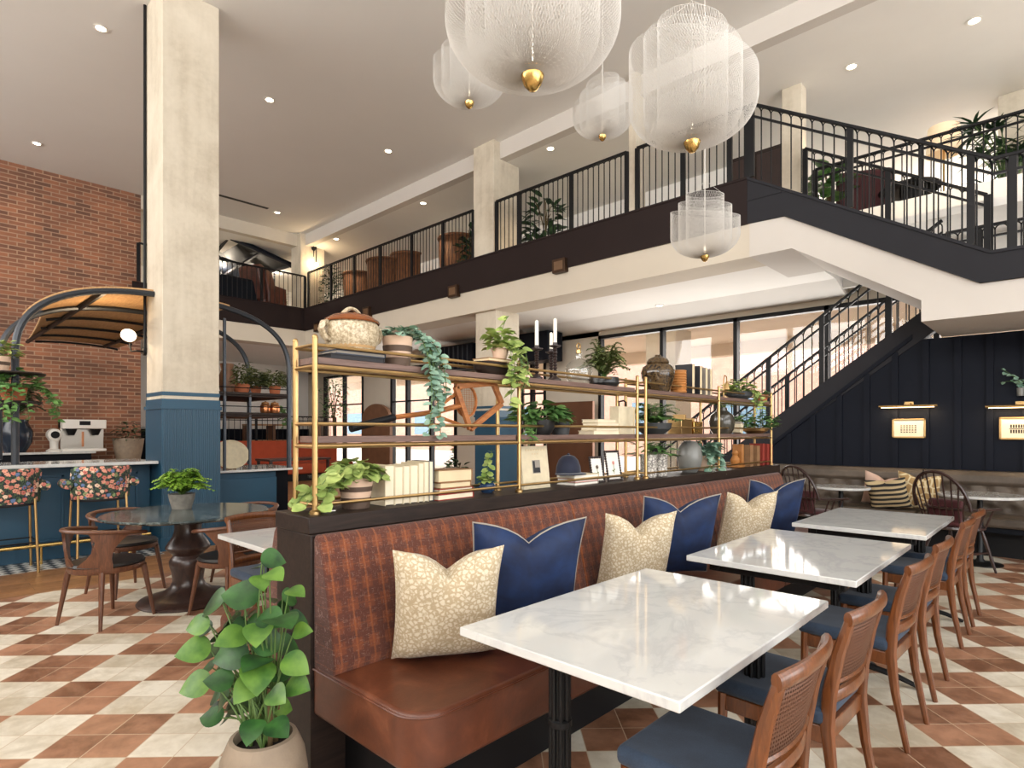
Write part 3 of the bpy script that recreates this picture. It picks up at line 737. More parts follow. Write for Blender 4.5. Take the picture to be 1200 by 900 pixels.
def pillow(label, mat, c, w, h, t, yaw, lean, tilt=0, chop=.6, piping=None, seed=1, cat='cushion', group=None):
    """c = middle of the lower edge; yaw = the way the face looks (0 = +x); lean = backwards from upright"""
    m = Matrix.Rotation(yaw - PI / 2, 4, 'Z') @ Matrix.Rotation(PI, 4, 'Z') @ Matrix.Rotation(lean, 4, 'X') @ Matrix.Rotation(tilt, 4, 'Y')
    t_ = thing('cushion', label, cat, c, 0, group)
    o = pillow_mb(w, h, t, chop, seed=seed).build('cover', mat, t_, smooth=180)
    o.matrix_local = m @ Matrix.Translation((0, 0, h / 2))
    if piping:
        pts = []
        for s0 in range(4):
            for i in range(10):
                q = -1 + 2 * i / 10; u, v = [(q, -1), (1, q), (-q, 1), (-1, -q)][s0]
                pinch = 1 - .07 * (1 - u * u) * abs(v) ** 3; pinch2 = 1 - .07 * (1 - v * v) * abs(u) ** 3
                d = max(0, v) ** 2.2 * math.exp(-abs(u) * 2.6 - u * u) * chop
                pts.append((u * w / 2 * pinch2, 0, v * h / 2 * pinch - d * h * .30))
        e = MB().sweep(pts, .0045, 6, closed=True).build('piping', piping, t_)
        e.matrix_local = m @ Matrix.Translation((0, 0, h / 2))
    return t_

def build_island():
    d = thing('banquette_divider', 'low dark wood divider between the orange banquettes, carrying the brass shelves', 'divider', (-2.34, 3.7, 0))
    L = lambda mb, n, m, **k: mb.build(n, m, d, **k)
    MB().box(-.15, .15, -2.55, 2.6, 0, 1.0).build('body', 'ebony', d, bevel=.004)
    MB().box(-.155, .14, -2.555, 2.61, 1.0, 1.07).build('ledge', 'ebony', d, bevel=.005)
    MB().box(-.045, .0, -2.556, -2.549, .62, .74).box(-.045, 0, -2.556, -2.549, .46, .58).build('outlet', 'black_plastic', d, bevel=.003)
    # near banquette
    b = thing('banquette', 'long banquette in brown leather and orange plaid facing the marble tables', 'banquette', (0, 0, 0))
    cuts = [1.16, 2.76, 4.47, 6.18]
    prof_sections('backrest', [(-2.197, .46), (-2.04, .475), (-2.025, .52), (-2.095, .83), (-2.14, .975), (-2.16, 1.0), (-2.185, 1.003), (-2.197, .985)], cuts, 'plaid', b, .018)
    for i, (y0, y1) in enumerate(zip(cuts[:-1], cuts[1:])):
        mb, poly = seat_block(y0, y1 - .005, -2.197, -1.52, .285, .485, i == 0)
        st = mb.build('seat', 'leather', b, bevel=.018, seg=3)
        if i == 0:
            pts = [(x, y, .470) for x, y in poly[:-1]]
            pts = [((x - (-1.86)) * 1.004 - 1.86, y - .0015, z) for x, y, z in pts]
            MB().sweep(pts, .004, 5).build('piping', 'leather', st)
    MB().box(-2.19, -1.70, 1.30, 6.16, 0, .286).build('plinth', 'black_plastic', b, bevel=.004)
    rebase(b, (-1.86, 1.16, 0))
    # banquette on the other side of the divider
    b = thing('banquette', 'second orange plaid banquette behind the divider, half hidden by the leafy pot plant', 'banquette', (0, 0, 0))
    prof = [(-2.493, .46), (-2.65, .475), (-2.665, .52), (-2.595, .83), (-2.55, .975), (-2.53, 1.0), (-2.505, 1.003), (-2.493, .985)]
    prof_sections('backrest', prof, cuts, 'plaid', b, .018)
    for i, (y0, y1) in enumerate(zip(cuts[:-1], cuts[1:])):
        MB().box(-3.17, -2.493, y0, y1 - .005, .285, .485).build('seat', 'leather', b, bevel=.03, seg=3)
    MB().box(-2.99, -2.5, 1.3, 6.16, 0, .286).build('plinth', 'black_plastic', b, bevel=.004)
    rebase(b, (-2.84, 1.16, 0))
    # cushions along the near banquette
    pillow('cream patterned cushion nearest the pot plant, leaning on the orange plaid back', 'damask', (-1.875, 1.57, .497), .43, .50, .17, R(-33), R(19), R(0), .75, seed=1)
    pillow('large navy velvet cushion with piped edge, beside the front cream cushion', 'velvet', (-1.895, 2.05, .495), .53, .55, .17, R(-30), R(17), R(0), .6, 'grey_cloth', seed=2)
    pillow('cream patterned cushion behind the nearest marble table', 'damask', (-1.875, 2.96, .497), .43, .50, .17, R(-33), R(19), R(0), .8, seed=3)
    pillow('navy velvet cushion between two cream cushions, in the middle of the banquette', 'velvet', (-1.895, 3.47, .495), .53, .55, .17, R(-32), R(17), R(0), .6, 'grey_cloth', seed=4)
    pillow('farthest cream patterned cushion, behind the second marble table', 'damask', (-1.875, 4.52, .497), .43, .50, .17, R(-33), R(19), R(0), .8, seed=5)
    pillow('farthest navy velvet cushion, at the end of the orange banquette', 'velvet', (-1.895, 5.10, .495), .53, .55, .17, R(-32), R(16), R(0), .6, 'grey_cloth', seed=6)

def build_tables():
    def table(c, label):
        t = thing('dining_table', label, 'table', (c[0], c[1], 0), 0, 'white marble tables by the orange banquette')
        MB().box(-.405, .405, -.60, .60, .72, .75).build('tabletop', 'white_marble', t, bevel=.004)
        f = MB()
        for x in (-.29, .29): f.box(x - .02, x + .02, -.5, .5, .675, .72)
        for y in (-.46, 0, .46): f.box(-.33, .33, y - .025, y + .025, .665, .72)
        f.build('frame', 'iron', t, bevel=.003)
        for x, y in ((-.18, -.34), (.22, .34)):
            m = Matrix.Translation((x, y, 0)); cm = MB()
            cm.lathe([(.03, .05), (.033, .08), (.03, .1), (.029, .66), (.036, .672)], 12, m)
            for k in range(8):
                a = 2 * PI * k / 8; px, py = x + .031 * math.cos(a), y + .031 * math.sin(a)
                cm.sweep([(px, py, .09), (px, py, .655)], .008, 6)
            cm.lathe([(.036, .40), (.042, .405), (.042, .425), (.036, .43)], 12, m)
            cm.build('column', 'iron', t)
            fm = MB()
            for a in (0, PI / 2, PI, 3 * PI / 2):
                dx, dy = math.cos(a), math.sin(a); l = .27 if abs(dx) > .5 else .2
                fm.sweep([(x, y, .07), (x + dx * l * .6, y + dy * l * .6, .045), (x + dx * l, y + dy * l, .012)], [(.022, .02), (.018, .016), (.02, .01)], 8)
            fm.build('foot', 'iron', t)
        return t
    t = table((-1.105, 1.93), 'nearest white marble dining table, in front of the cream and navy cushions')
    dup(t, (-1.105, 3.54, 0), label='middle white marble dining table of the row beside the orange banquette')
    dup(t, (-1.09, 5.12, 0), label='farthest white marble dining table of the row, nearest the navy wall')
    dup(t, (-3.60, 2.06, 0), label='white marble dining table on the far side of the divider, behind the pot plant')

def cane_chair(label):
    t = thing('dining_chair', label, 'chair', (0, 0, 0), 0, 'blue seated cane back chairs')
    sgn = (-1, 1)
    for s in sgn:
        y = .185 * s
        MB().sweep([(.215, y, 0), (.168, y, .25), (.150, y, .42), (.158, y, .54), (.186, y, .68), (.222, y, .80)], [(.012, .013), (.016, .018), (.018, .024), (.018, .024), (.016, .02), (.014, .016)], 8, up=(1, 0, 0)).build('rear_leg', 'chair_wood', t)
        MB().sweep([(-.225, y, 0), (-.218, y, .2), (-.212, y, .43)], [.012, .016, .02], 8).build('front_leg', 'chair_wood', t)
    ap = MB()
    for s in sgn: ap.box(-.2, .15, .185 * s - .011, .185 * s + .011, .365, .425)
    ap.box(-.222, -.2, -.175, .175, .365, .425).box(.135, .157, -.175, .175, .365, .425)
    ap.build('seat_frame', 'chair_wood', t, bevel=.004)
    MB().box(-.245, .150, -.207, .207, .425, .485).build('seat', 'blue_cloth', t, bevel=.024, seg=4)
    def bow(y, x0, k): return x0 + k * (1 - (y / .19) ** 2)
    ys = [-.2 + .4 * i / 14 for i in range(15)]
    MB().sweep([(bow(y, .222, .032), y, .800 + .012 * math.cos(y / .2 * PI * .5)) for y in ys], [(.012 + .004 * abs(y) / .2, .024) for y in ys], 10, up=(0, 0, 1)).build('top_rail', 'chair_wood', t)
    MB().sweep([(bow(y, .150, .030), y, .515 + .01 * math.cos(y / .2 * PI * .5)) for y in ys[1:-1]], [(.016 * (1 - (y / .3) ** 2) + .004, .026) for y in ys[1:-1]], 10, up=(.3, 0, 1)).build('lower_rail', 'chair_wood', t)
    MB().sweep([(bow(y, .165, .028), y, .575) for y in ys[1:-1]], [(.009, .009)] * 13, 6, up=(0, 0, 1)).build('panel_rail', 'chair_wood', t)
    pm = MB(); vs = []; fs = []
    zz = [.575, .65, .72, .79]
    for z in zz:
        for y in ys[1:-1]: vs.append((bow(y, .163 + (z - .56) * .24, .029), y, z))
    for i in range(3):
        for j in range(12): a = i * 13 + j; fs.append((a, a + 1, a + 14, a + 13))
    o = pm.add(vs, fs).build('cane_panel', 'cane', t, smooth=180)
    sd = o.modifiers.new('thick', 'SOLIDIFY'); sd.thickness = .004
    return t

def round_chair(label):
    """low walnut armchair, back at -y, facing +y"""
    t = thing('armchair', label, 'chair', (0, 0, 0), 0, 'walnut armchairs round the dark marble table')
    n = 26; pts = []; szs = []
    for i in range(n + 1):
        a = R(-205 + 230 * i / n); e = abs(i / n - .5) * 2
        pts.append((.275 * math.cos(a), .265 * math.sin(a), .70 - .045 * e ** 2)); szs.append((.021 - .004 * e ** 4, .015))
    MB().sweep(pts, szs, 8, up=(0, 0, 1)).build('arm_rail', 'walnut', t)
    for s in (-1, 1):
        lv = [(.395, 2, 60, .235), (.45, 6, 60, .245), (.50, 22, 58, .252), (.56, 33, 60, .258), (.62, 36, 70, .264), (.66, 32, 80, .268), (.69, 26, 86, .27)]
        vs = []; fs = []; m = 7
        for z, a0, a1, r in lv:
            for k in range(m):
                a = R(-90 + s * (a0 + (a1 - a0) * k / (m - 1)))
                for q in (-.009, .009): vs.append(((r + q) * math.cos(a), (r + q) * .97 * math.sin(a), z))
        for i in range(len(lv) - 1):
            for k in range(m - 1):
                a = (i * m + k) * 2; b = ((i + 1) * m + k) * 2
                fs += [(a, a + 2, b + 2, b), (a + 1, b + 1, b + 3, a + 3)]
            for k in (0, m - 1):
                a = (i * m + k) * 2; b = ((i + 1) * m + k) * 2; fs.append((a, b, b + 1, a + 1) if k == 0 else (a, a + 1, b + 1, b))
        MB().add(vs, fs).build('back_support', 'walnut', t, smooth=50)
    MB().lathe([(.001, .385), (.235, .385), (.245, .40), (.245, .425), (.001, .425)], 28).build('seat_frame', 'walnut', t)
    MB().lathe([(.001, .424), (.237, .424), (.248, .436), (.235, .452), (.12, .46), (.001, .46)], 28).build('seat', 'seat_black', t)
    for sx in (-1, 1):
        for sy in (-1, 1):
            MB().sweep([(.215 * sx, .215 * sy, 0), (.165 * sx, .165 * sy, .40)], [.0115, .021], 10).build('leg', 'walnut', t)
    return t

def build_chairs():
    names = ['blue seated cane back chair nearest the bottom edge, only its top half in view',
             'second blue seated cane back chair from the bottom edge, at the nearest marble table',
             'blue seated cane back chair at the near end of the middle marble table',
             'blue seated cane back chair at the far end of the middle marble table',
             'blue seated cane back chair at the near end of the farthest marble table',
             'last blue seated cane back chair of the row, closest to the windsor chair']
    ys = [1.685, 2.35, 3.275, 3.95, 4.985, 5.585]
    t = cane_chair(names[0]); t.location = (-.745, ys[0], 0)
    for y, n in list(zip(ys, names))[1:]: dup(t, (-.745 + rnd(-.006, .006), y, 0), R(rnd(-2.5, 2.5)), n)
    dup(t, (-4.02, 1.80, 0), PI, 'cane back chair on the far side of the divider, behind the white table end')
    c = round_chair('walnut armchair with its back to the viewer, in front of the dark marble table')
    def face(o, x, y, fx, fy): o.location = (x, y, 0); o.rotation_euler = (0, 0, math.atan2(fy, fx) - PI / 2)
    face(c, -5.27, 1.13, -.43, .9)
    for x, y, fx, fy, n in [(-4.80, 1.86, -.96, -.29, 'walnut armchair at the right of the dark marble table, by the divider'),
                            (-6.10, 1.45, .95, .3, 'walnut armchair at the bar side of the dark marble table'),
                            (-5.75, 2.36, .35, -.93, 'walnut armchair behind the dark marble table, near the blue column base')]:
        face(dup(c, (0, 0, 0), 0, n), x, y, fx, fy)
    # pedestal table
    t = thing('pedestal_table', 'round dark green marble table on a turned dark wood pedestal', 'table', (-5.39, 1.73, 0))
    MB().lathe([(.001, .715), (.60, .715), (.625, .728), (.625, .735), (.615, .742), (.001, .742)], 64).build('tabletop', 'green_marble', t)
    MB().lathe([(.37, 0), (.375, .012), (.36, .03), (.27, .055), (.19, .085), (.135, .125), (.115, .17), (.118, .2), (.125, .25), (.14, .3), (.142, .335), (.125, .365), (.112, .385), (.125, .4), (.165, .44), (.168, .455), (.15, .49), (.115, .54), (.10, .60), (.105, .66), (.12, .70), (.2, .715)], 40).build('pedestal', 'pedestal_wood', t)
    # bar stools
    s = thing('bar_stool', 'floral bar stool with brass legs standing at the bar by the column', 'stool', (-7.72, 1.56, 0), 0, 'floral bar stools')
    bm = MB(); n = 16; vs = []; fs = []; lv = [(.70, 62, .0), (.76, 64, .0), (.85, 62, .01), (.95, 60, .02), (1.02, 56, .03), (1.045, 50, .03)]
    for z, w, q in lv:
        for off in (-.03, .03):
            for i in range(n + 1):
                a = R(-w + 2 * w * i / n); r = .27 + q + off * (1 if z < 1.03 else .4)
                vs.append((-.04 + r * math.cos(a), r * math.sin(a), z))
    m = n + 1
    for i in range(len(lv) - 1):
        for k in range(n):
            a = i * 2 * m + k; b = a + 2 * m
            fs += [(a, b, b + 1, a + 1), (a + m, a + m + 1, b + m + 1, b + m)]
        for k in (0, n):
            a = i * 2 * m + k; b = a + 2 * m; fs.append((a, a + m, b + m, b))
    for k in range(n):
        fs.append((k, k + 1, k + m + 1, k + m)); a = (len(lv) - 1) * 2 * m + k; fs.append((a, a + m, a + m + 1, a + 1))
    bm.add(vs, fs).build('backrest', 'floral', s, smooth=60)
    for q in (-1, 1):
        MB().lathe([(.001, -.13), (.045, -.13), (.05, -.11), (.05, .11), (.045, .13), (.001, .13)], 14, Matrix.Translation((.03, .30 * q, .86)) @ Matrix.Rotation(R(90), 4, 'Y') @ Matrix.Rotation(R(0), 4, 'X')).build('arm_roll', 'floral', s)
        for x in (-.20, .20):
            MB().sweep([(x * 1.15, .235 * q, 0), (x * .85, .215 * q, .74)], .0125, 8).build('leg', 'brass', s)
    MB().lathe([(.001, .67), (.24, .67), (.255, .69), (.255, .73), (.23, .755), (.001, .76)], 24).build('seat', 'dark_cloth', s)
    MB().sweep([(.2, .24, .3), (.2, -.24, .3), (-.2, -.24, .3), (-.2, .24, .3)], .008, 6, closed=True).build('footrest', 'black_metal', s)
    s.location = (-7.72, 1.58, 0)
    dup(s, (-7.76, .80, 0), 0, 'floral bar stool cut by the left edge of the picture')
# ------------------------------------------------------------------ bar and its pergola
def build_bar():
    b = thing('bar_counter', 'teal panelled bar with a pale stone top beside the column', 'bar', (-8.2, .3, 0))
    o = Matrix.Translation((8.2, -.3, 0))
    def P(mb): return MB().add(mb.v, mb.f, o)
    P(MB().box(-8.75, -7.86, -4.0, 2.2, 1.03, 1.066)).build('countertop', 'white_marble', b, bevel=.004)
    P(MB().box(-8.7, -8.2, -4.0, 2.2, 0, 1.03)).build('body', 'teal', b, smooth=0)
    for y in [-1.2, -.45, .3, 1.02, 1.74]:
        fr = MB()
        y0, y1 = y - .33, y + .33
        fr.box(-8.2, -8.18, y0, y0 + .025, .2, .93).box(-8.2, -8.18, y1 - .025, y1, .2, .93).box(-8.2, -8.18, y0, y1, .2, .225).box(-8.2, -8.18, y0, y1, .905, .93)
        P(fr).build('panel', 'teal', b, bevel=.003)
    P(MB().sweep([(-7.98, -4, .20), (-7.98, 2.15, .20)], .022, 10)).build('foot_rail', 'brass_bright', b)
    for y in [-.6, .25, 1.12, 1.95]:
        P(MB().sweep([(-7.98, y, 0), (-7.98, y, .2)], .012, 8).sweep([(-8.2, y, .2), (-7.98, y, .2)], .012, 8)).build('rail_bracket', 'brass_bright', b)
    # service counter on the other side of the column
    c = thing('service_counter', 'low teal service counter right of the column, under the arched frame', 'counter', (-8.4, 3.4, 0))
    o2 = Matrix.Translation((8.4, -3.4, 0))
    def Q(mb): return MB().add(mb.v, mb.f, o2)
    Q(MB().box(-9.2, -8.05, 2.90, 4.1, .87, .90)).build('countertop', 'white_marble', c, bevel=.003)
    Q(MB().box(-9.1, -8.15, 2.92, 3.75, 0, .86)).build('body', 'teal', c, smooth=0)
    Q(MB().box(-8.15, -8.12, 2.92, 3.75, .08, .78)).build('panel', 'teal', c, bevel=.003)
    Q(MB().box(-9.1, -8.4, 3.75, 4.05, 0, .86)).build('open_bay', 'navy_dark', c, smooth=0)
    # back counter along the brick wall
    k = thing('back_counter', 'dark back counter against the brick wall, carrying the coffee machines', 'counter', (-14.7, 1.0, 0))
    MB().box(-.45, .5, -5, 1.86, .98, 1.02).build('countertop', 'white_marble', k, bevel=.003)
    MB().box(-.45, .42, -5, 1.8, 0, .98).build('body', 'navy_dark', k, smooth=0)
    MB().box(-.45, .3, 1.86, 2.9, .0, .72).build('low_shelf', 'plaster', k, bevel=.004)
    # coffee brewer
    p = on_x(97, 526, -14.45); s = 11.9 / 695
    m = thing('coffee_brewer', 'tall white and steel coffee brewer on the back counter', 'coffee machine', (-14.5, p.y, 1.02))
    MB().box(-.2, .02, -.36, .36, 0, .62).build('body', 'steel', m, bevel=.01)
    MB().box(-.2, .25, -.36, .36, .45, .63).build('head', 'white_metal', m, bevel=.012)
    MB().box(-.2, .25, -.36, .36, 0, .05).build('base', 'white_metal', m, bevel=.008)
    for y in (-.2, .2): MB().lathe([(.05, .32), (.1, .45), (.001, .45)], 14, Matrix.Translation((.12, y, 0))).build('funnel', 'black_plastic', m)
    MB().box(.25, .256, -.09, .09, .52, .6).build('display', 'black_plastic', m)
    MB().cbox((.05, 0, .24), (.06, .03, .3)).build('spout', 'copper', m)
    p = on_x(64, 526, -14.45)
    m = thing('coffee_grinder', 'small cream coffee grinder left of the brewer', 'coffee machine', (-14.5, p.y, 1.02))
    MB().lathe([(.13, 0), (.13, .03), (.07, .06), (.075, .2), (.11, .25), (.001, .25)], 16).build('base', 'white_metal', m)
    MB().lathe([(.001, -.12), (.12, -.12), (.13, 0), (.11, .1), (.001, .11)], 16, Matrix.Translation((.0, 0, .33)) @ Matrix.Rotation(R(90), 4, 'Y')).build('head', 'white_metal', m)
    MB().lathe([(.001, .11), (.07, .11), (.07, .13), (.001, .13)], 14, Matrix.Translation((.0, 0, .33)) @ Matrix.Rotation(R(90), 4, 'Y')).build('face', 'black_plastic', m)
    # planter with dark plant at the end of the back counter
    p = on_x(152, 530, -14.5)
    lv = MB(); bush_leaves(lv, (0, 0, .5), .32, .45, 90, .16, .05, 'blade')
    potted('potted_plant', 'dark leafy plant in a cream pot at the end of the back counter', 'plant', (-14.6, p.y, .72), pot_mesh(.2, .29, .55), 'stone_pot', 'leaf_dark', lv)
    # tall navy vase with fern on the back counter, left
    p = on_x(22, 530, -14.0)
    lv = MB(); st = MB(); fronds(lv, st, (0, 0, .62), 34, .62, .7, .17, .055)
    potted('potted_fern', 'fern in a tall navy vase on the back counter, at the left edge', 'plant', (-14.45, p.y, 1.02), MB().lathe([(.001, 0), (.16, 0), (.26, .2), (.27, .4), (.2, .55), (.2, .62), (.17, .62), (.17, .5), (.001, .5)], 20), 'navy_glaze', 'leaf_dark', lv, st, potname='vase')
    # ---- pergola: blue-grey arched frame over the bar with a woven roof
    g = thing('bar_pergola', 'blue-grey arched metal frame over the bar with a woven roof', 'pergola', (-8.1, 2.42, 0))
    hw = 1.5; zs = 2.18; rise = .90
    def arch(x, y0=-hw, y1=hw, n=40):
        pts = []
        for i in range(n + 1):
            a = PI * i / n; c, s = math.cos(a), math.sin(a)
            y = -hw * (abs(c) ** .8) * (1 if c > 0 else -1); z = zs + rise * abs(s) ** .72
            if y0 - 1e-6 <= y <= y1 + 1e-6: pts.append((x, y, z))
        return pts
    MB().sweep([(0, -hw, 1.066)] + arch(0) + [(0, hw, .9)], [(.035, .035)] * 43, 8, up=(1, 0, 0)).build('front_arch', 'grey_metal', g)
    MB().sweep([(-1.35, -hw, 1.066)] + arch(-1.35) + [(-1.35, hw, .9)], [(.035, .035)] * 43, 8, up=(1, 0, 0)).build('rear_arch', 'grey_metal', g)
    for x in (-2.4, -3.5, -4.6, -5.6):
        MB().sweep(arch(x, -hw * .985 + .80 * (-x / 5.6) ** .5, .75), .02, 6, up=(1, 0, 0)).build('roof_arch', 'black_metal', g)
    ys_ = lambda x: -hw * .985 + .80 * (-x / 5.6) ** .5
    pts = arch(0, -hw * .985, .75)
    for idx in range(len(pts)):
        if not any(abs(pts[idx][1] - q) < .045 for q in (-.70, -.1, .5)): continue
        idx = idx
        y, z = pts[idx][1], pts[idx][2]; MB().sweep([(0, y, z), (-5.6, y, z)], .032, 6).build('roof_beam', 'black_metal', g)
    rf = MB(); vs = []; fs = []
    full = arch(0, -hw * .985, .75); k = len(full); nx = 14
    def zat(y):
        for a, b in zip(full[:-1], full[1:]):
            if min(a[1], b[1]) <= y <= max(a[1], b[1]): return a[2] + (b[2] - a[2]) * (y - a[1]) / (b[1] - a[1] + 1e-9)
        return max(full, key=lambda q: q[1] if y > 0 else -q[1])[2]
    y1 = max(p[1] for p in full)
    for i in range(nx + 1):
        x = -.03 - 5.57 * i / nx; ya = ys_(x)
        for j in range(25):
            y = ya + (y1 - ya) * (j / 24) ** 1.6; vs.append((x, y, zat(max(y, min(p[1] for p in full))) + .03))
    for i in range(nx):
        for j in range(24): a = i * 25 + j; fs.append((a, a + 1, a + 26, a + 25))
    o = rf.add(vs, fs).build('woven_roof', 'wicker', g, smooth=180); sd = o.modifiers.new('thick', 'SOLIDIFY'); sd.thickness = .03; sd.offset = 1
    # shelves of the frame on the right, with posts
    for z, nm in ((1.93, 'upper_shelf'), (1.66, 'lower_shelf')):
        MB().box(-1.4, .02, .5, hw + .02, z - .025, z + .01).box(-1.4, .02, .5, hw, z - .05, z - .03).build(nm, 'ebony', g, bevel=.004)
    for x in (0, -1.35): MB().sweep([(x, .62, .9), (x, .62, 2.9)], .022, 8).build('post', 'grey_metal', g)
    MB().sweep([(0, .95, .9), (0, .95, 1.95)], .02, 8).build('post', 'grey_metal', g)
    for z in (1.75, 2.0): MB().sweep([(.02, .5, z), (.02, hw, z)], .007, 5).build('guard_rail', 'black_metal', g)
    # left shelves of the frame: small round plant stands
    for z, y, nm in ((2.03, -1.52, 'plant_stand'), (1.73, -1.55, 'plant_stand')):
        MB().lathe([(.001, z - .02), (.27, z - .02), (.28, z - .01), (.28, z), (.001, z)], 24, Matrix.Translation((.0, y, 0))).build(nm, 'ebony', g)
    # plants on the left stands
    x, y = -8.1, 2.42 - 1.52
    lv = MB(); bush_leaves(lv, (0, 0, .15), .19, .2, 110, .075, .05)
    t = potted('potted_plant', 'bright green plant in a striped pot on the top stand at the left edge', 'plant', (x + .08, y - .12, 2.032), pot_mesh(.075, .10, .15), 'blush_clay', 'leaf_lime', lv)
    MB().lathe([(.0895, .06), (.0955, .095)], 24, cap=False).build('band', 'umber_band', t)
    lv = MB(); st = MB(); bush_leaves(lv, (0, 0, .12), .26, .22, 150, .09, .06)
    for i in range(12):
        a = rnd(-1.2, 1.9); strand(st, lv, bez((math.cos(a) * .1, math.sin(a) * .1, .16), (math.cos(a) * .34, math.sin(a) * .34, .2), (math.cos(a) * .38, math.sin(a) * .38, -rnd(.05, .25)), 6), .07, .05, 'heart')
    potted('potted_plant', 'trailing dark green plant on the second stand at the left edge', 'plant', (x + .05, y, 1.732), pot_mesh(.09, .12, .14), 'terracotta', 'leaf_mid', lv, st)
    # pots on the right shelves
    for i, (px, z, rad, hh, mat, lm, lab) in enumerate([(283, 1.945, .15, .24, 'terracotta', 'leaf_olive', 'bushy herb in a long clay pot on the arched frame, left of two'),
                                                        (322, 1.945, .11, .2, 'terracotta', 'leaf_olive', 'small shrub in a terracotta pot at the right end of the arched frame'),
                                                        (307, 1.945, .10, .17, 'terracotta', 'leaf_dark', 'dark herb pot in the middle of the upper arched-frame shelf')]):
        p = on_x(px, 440, -8.3); lv = MB(); bush_leaves(lv, (0, 0, .1), rad * 1.6, hh * 1.45, 420, .09, .03, 'blade')
        potted('potted_plant', lab, 'plant', (-8.3 - .2 * (i == 2), p.y, z), pot_mesh(rad * .6, rad * .75, .12), mat, lm, lv)
    for px, lab in ((311, 'copper jar on the lower arched-frame shelf, left one'), (322, 'copper jar on the lower arched-frame shelf, right one')):
        p = on_x(px, 462, -8.3); t = thing('jar', lab, 'jar', (-8.3, p.y, 1.672))
        MB().lathe([(.001, 0), (.06, 0), (.07, .03), (.07, .1), (.05, .13), (.001, .13)], 16).build('body', 'copper', t)
        MB().lathe([(.052, .13), (.052, .15), (.015, .16), (.001, .175)], 16).build('lid', 'amber_wood', t)
    p = on_x(322, 462, -8.5); lv = MB(); st = MB()
    for i in range(8):
        a = rnd(-.5, 1.8); strand(st, lv, bez((0, 0, .1), (math.cos(a) * .15, math.sin(a) * .15, .14), (math.cos(a) * .25, math.sin(a) * .25, -.2), 5), .05, .04, 'round')
    potted('potted_plant', 'small trailing plant on the lower shelf at the right end of the arched frame', 'plant', (-8.5, p.y, 1.672), pot_mesh(.05, .06, .09), 'terracotta', 'leaf_mid', lv, st)
    p = on_x(266, 430, -8.3); t = thing('vase', 'tall brown vase on the arched frame beside the column', 'vase', (-8.3, p.y, 1.945))
    MB().lathe([(.001, 0), (.08, 0), (.11, .1), (.1, .22), (.07, .3), (.09, .38), (.075, .38), (.05, .3), (.001, .28)], 18).build('body', 'plank_wood', t)
    # counter goods right of the column
    p = on_z(280, 546, .9); t = thing('platter', 'large cream oval platter leaning on the service counter', 'platter', (-8.35, 3.22, .9))
    MB().lathe([(.001, -.012), (.17, -.012), (.2, .012), (.185, .016), (.15, 0), (.001, 0)], 28, Matrix.Translation((0, 0, .2)) @ Matrix.Rotation(R(78), 4, 'Y'), sx=1.0, sy=1.2).build('plate', 'cream_cloth', t)
    MB().box(-.12, .02, -.06, .06, 0, .03).build('stand', 'plank_wood', t)
    t = thing('table_lamp', 'copper mushroom lamp glowing beyond the service counter', 'lamp', (-9.0, 3.42, .9))
    MB().lathe([(.001, 0), (.09, 0), (.09, .02), (.02, .05), (.02, .22), (.001, .22)], 16).build('base', 'copper', t)
    MB().lathe([(.19, .2), (.18, .25), (.12, .31), (.05, .335), (.001, .34)], 20, cap=False).build('lamp_shade', 'copper', t)
    t = thing('till', 'cream register at the column end of the service counter', 'register', (-8.75, 3.05, .9))
    MB().box(-.15, .15, -.12, .12, 0, .1).build('base', 'white_metal', t, bevel=.01); MB().cbox((0, 0, .22), (.04, .26, .2), ry=R(20)).build('screen', 'grey_pot', t, bevel=.006)
    # ---- dining area seen through the arched frame, far behind
    b = thing('bench', 'burnt orange bench against the far wall, seen under the arched frame', 'bench', (-16.5, 8.2, 0))
    MB().box(-.5, .5, -2.2, 1.6, .2, .5).build('seat', 'orange_cloth', b, bevel=.04); MB().box(-.6, .4, -2.1, 1.5, 0, .2).build('base', 'black_plastic', b); MB().box(-.65, -.45, -2.2, 1.6, .2, 1.15).build('backrest', 'orange_cloth', b, bevel=.04)
    b = thing('side_table', 'dark low table in front of the burnt orange bench', 'table', (-14.2, 7.0, 0))
    MB().box(-.4, .4, -.8, .8, .7, .75).build('tabletop', 'dark_wood', b, bevel=.005)
    for sx in (-1, 1):
        for sy in (-1, 1): MB().box(.34 * sx - .03, .34 * sx + .03, .74 * sy - .03, .74 * sy + .03, 0, .7).build('leg', 'dark_wood', b)
    railing('low_railing', 'low black arched railing in front of the far left wall', (-17.6, 6.4, .0), (-17.6, 10.1, .0), 1.9, [0, .3, .65, 1], gap=.16)
    b = thing('shelf_unit', 'pale wooden rack standing behind the low railing at the far left', 'shelf', (-18.6, 8.8, 0))
    for z in (.6, 1.1, 1.6): MB().box(-.25, .25, -1.2, 1.2, z, z + .05).build('shelf', 'light_wood', b)
    for y in (-1.15, -.4, .4, 1.15): MB().box(-.25, .25, y - .04, y + .04, 0, 1.65).build('upright', 'plank_wood', b)
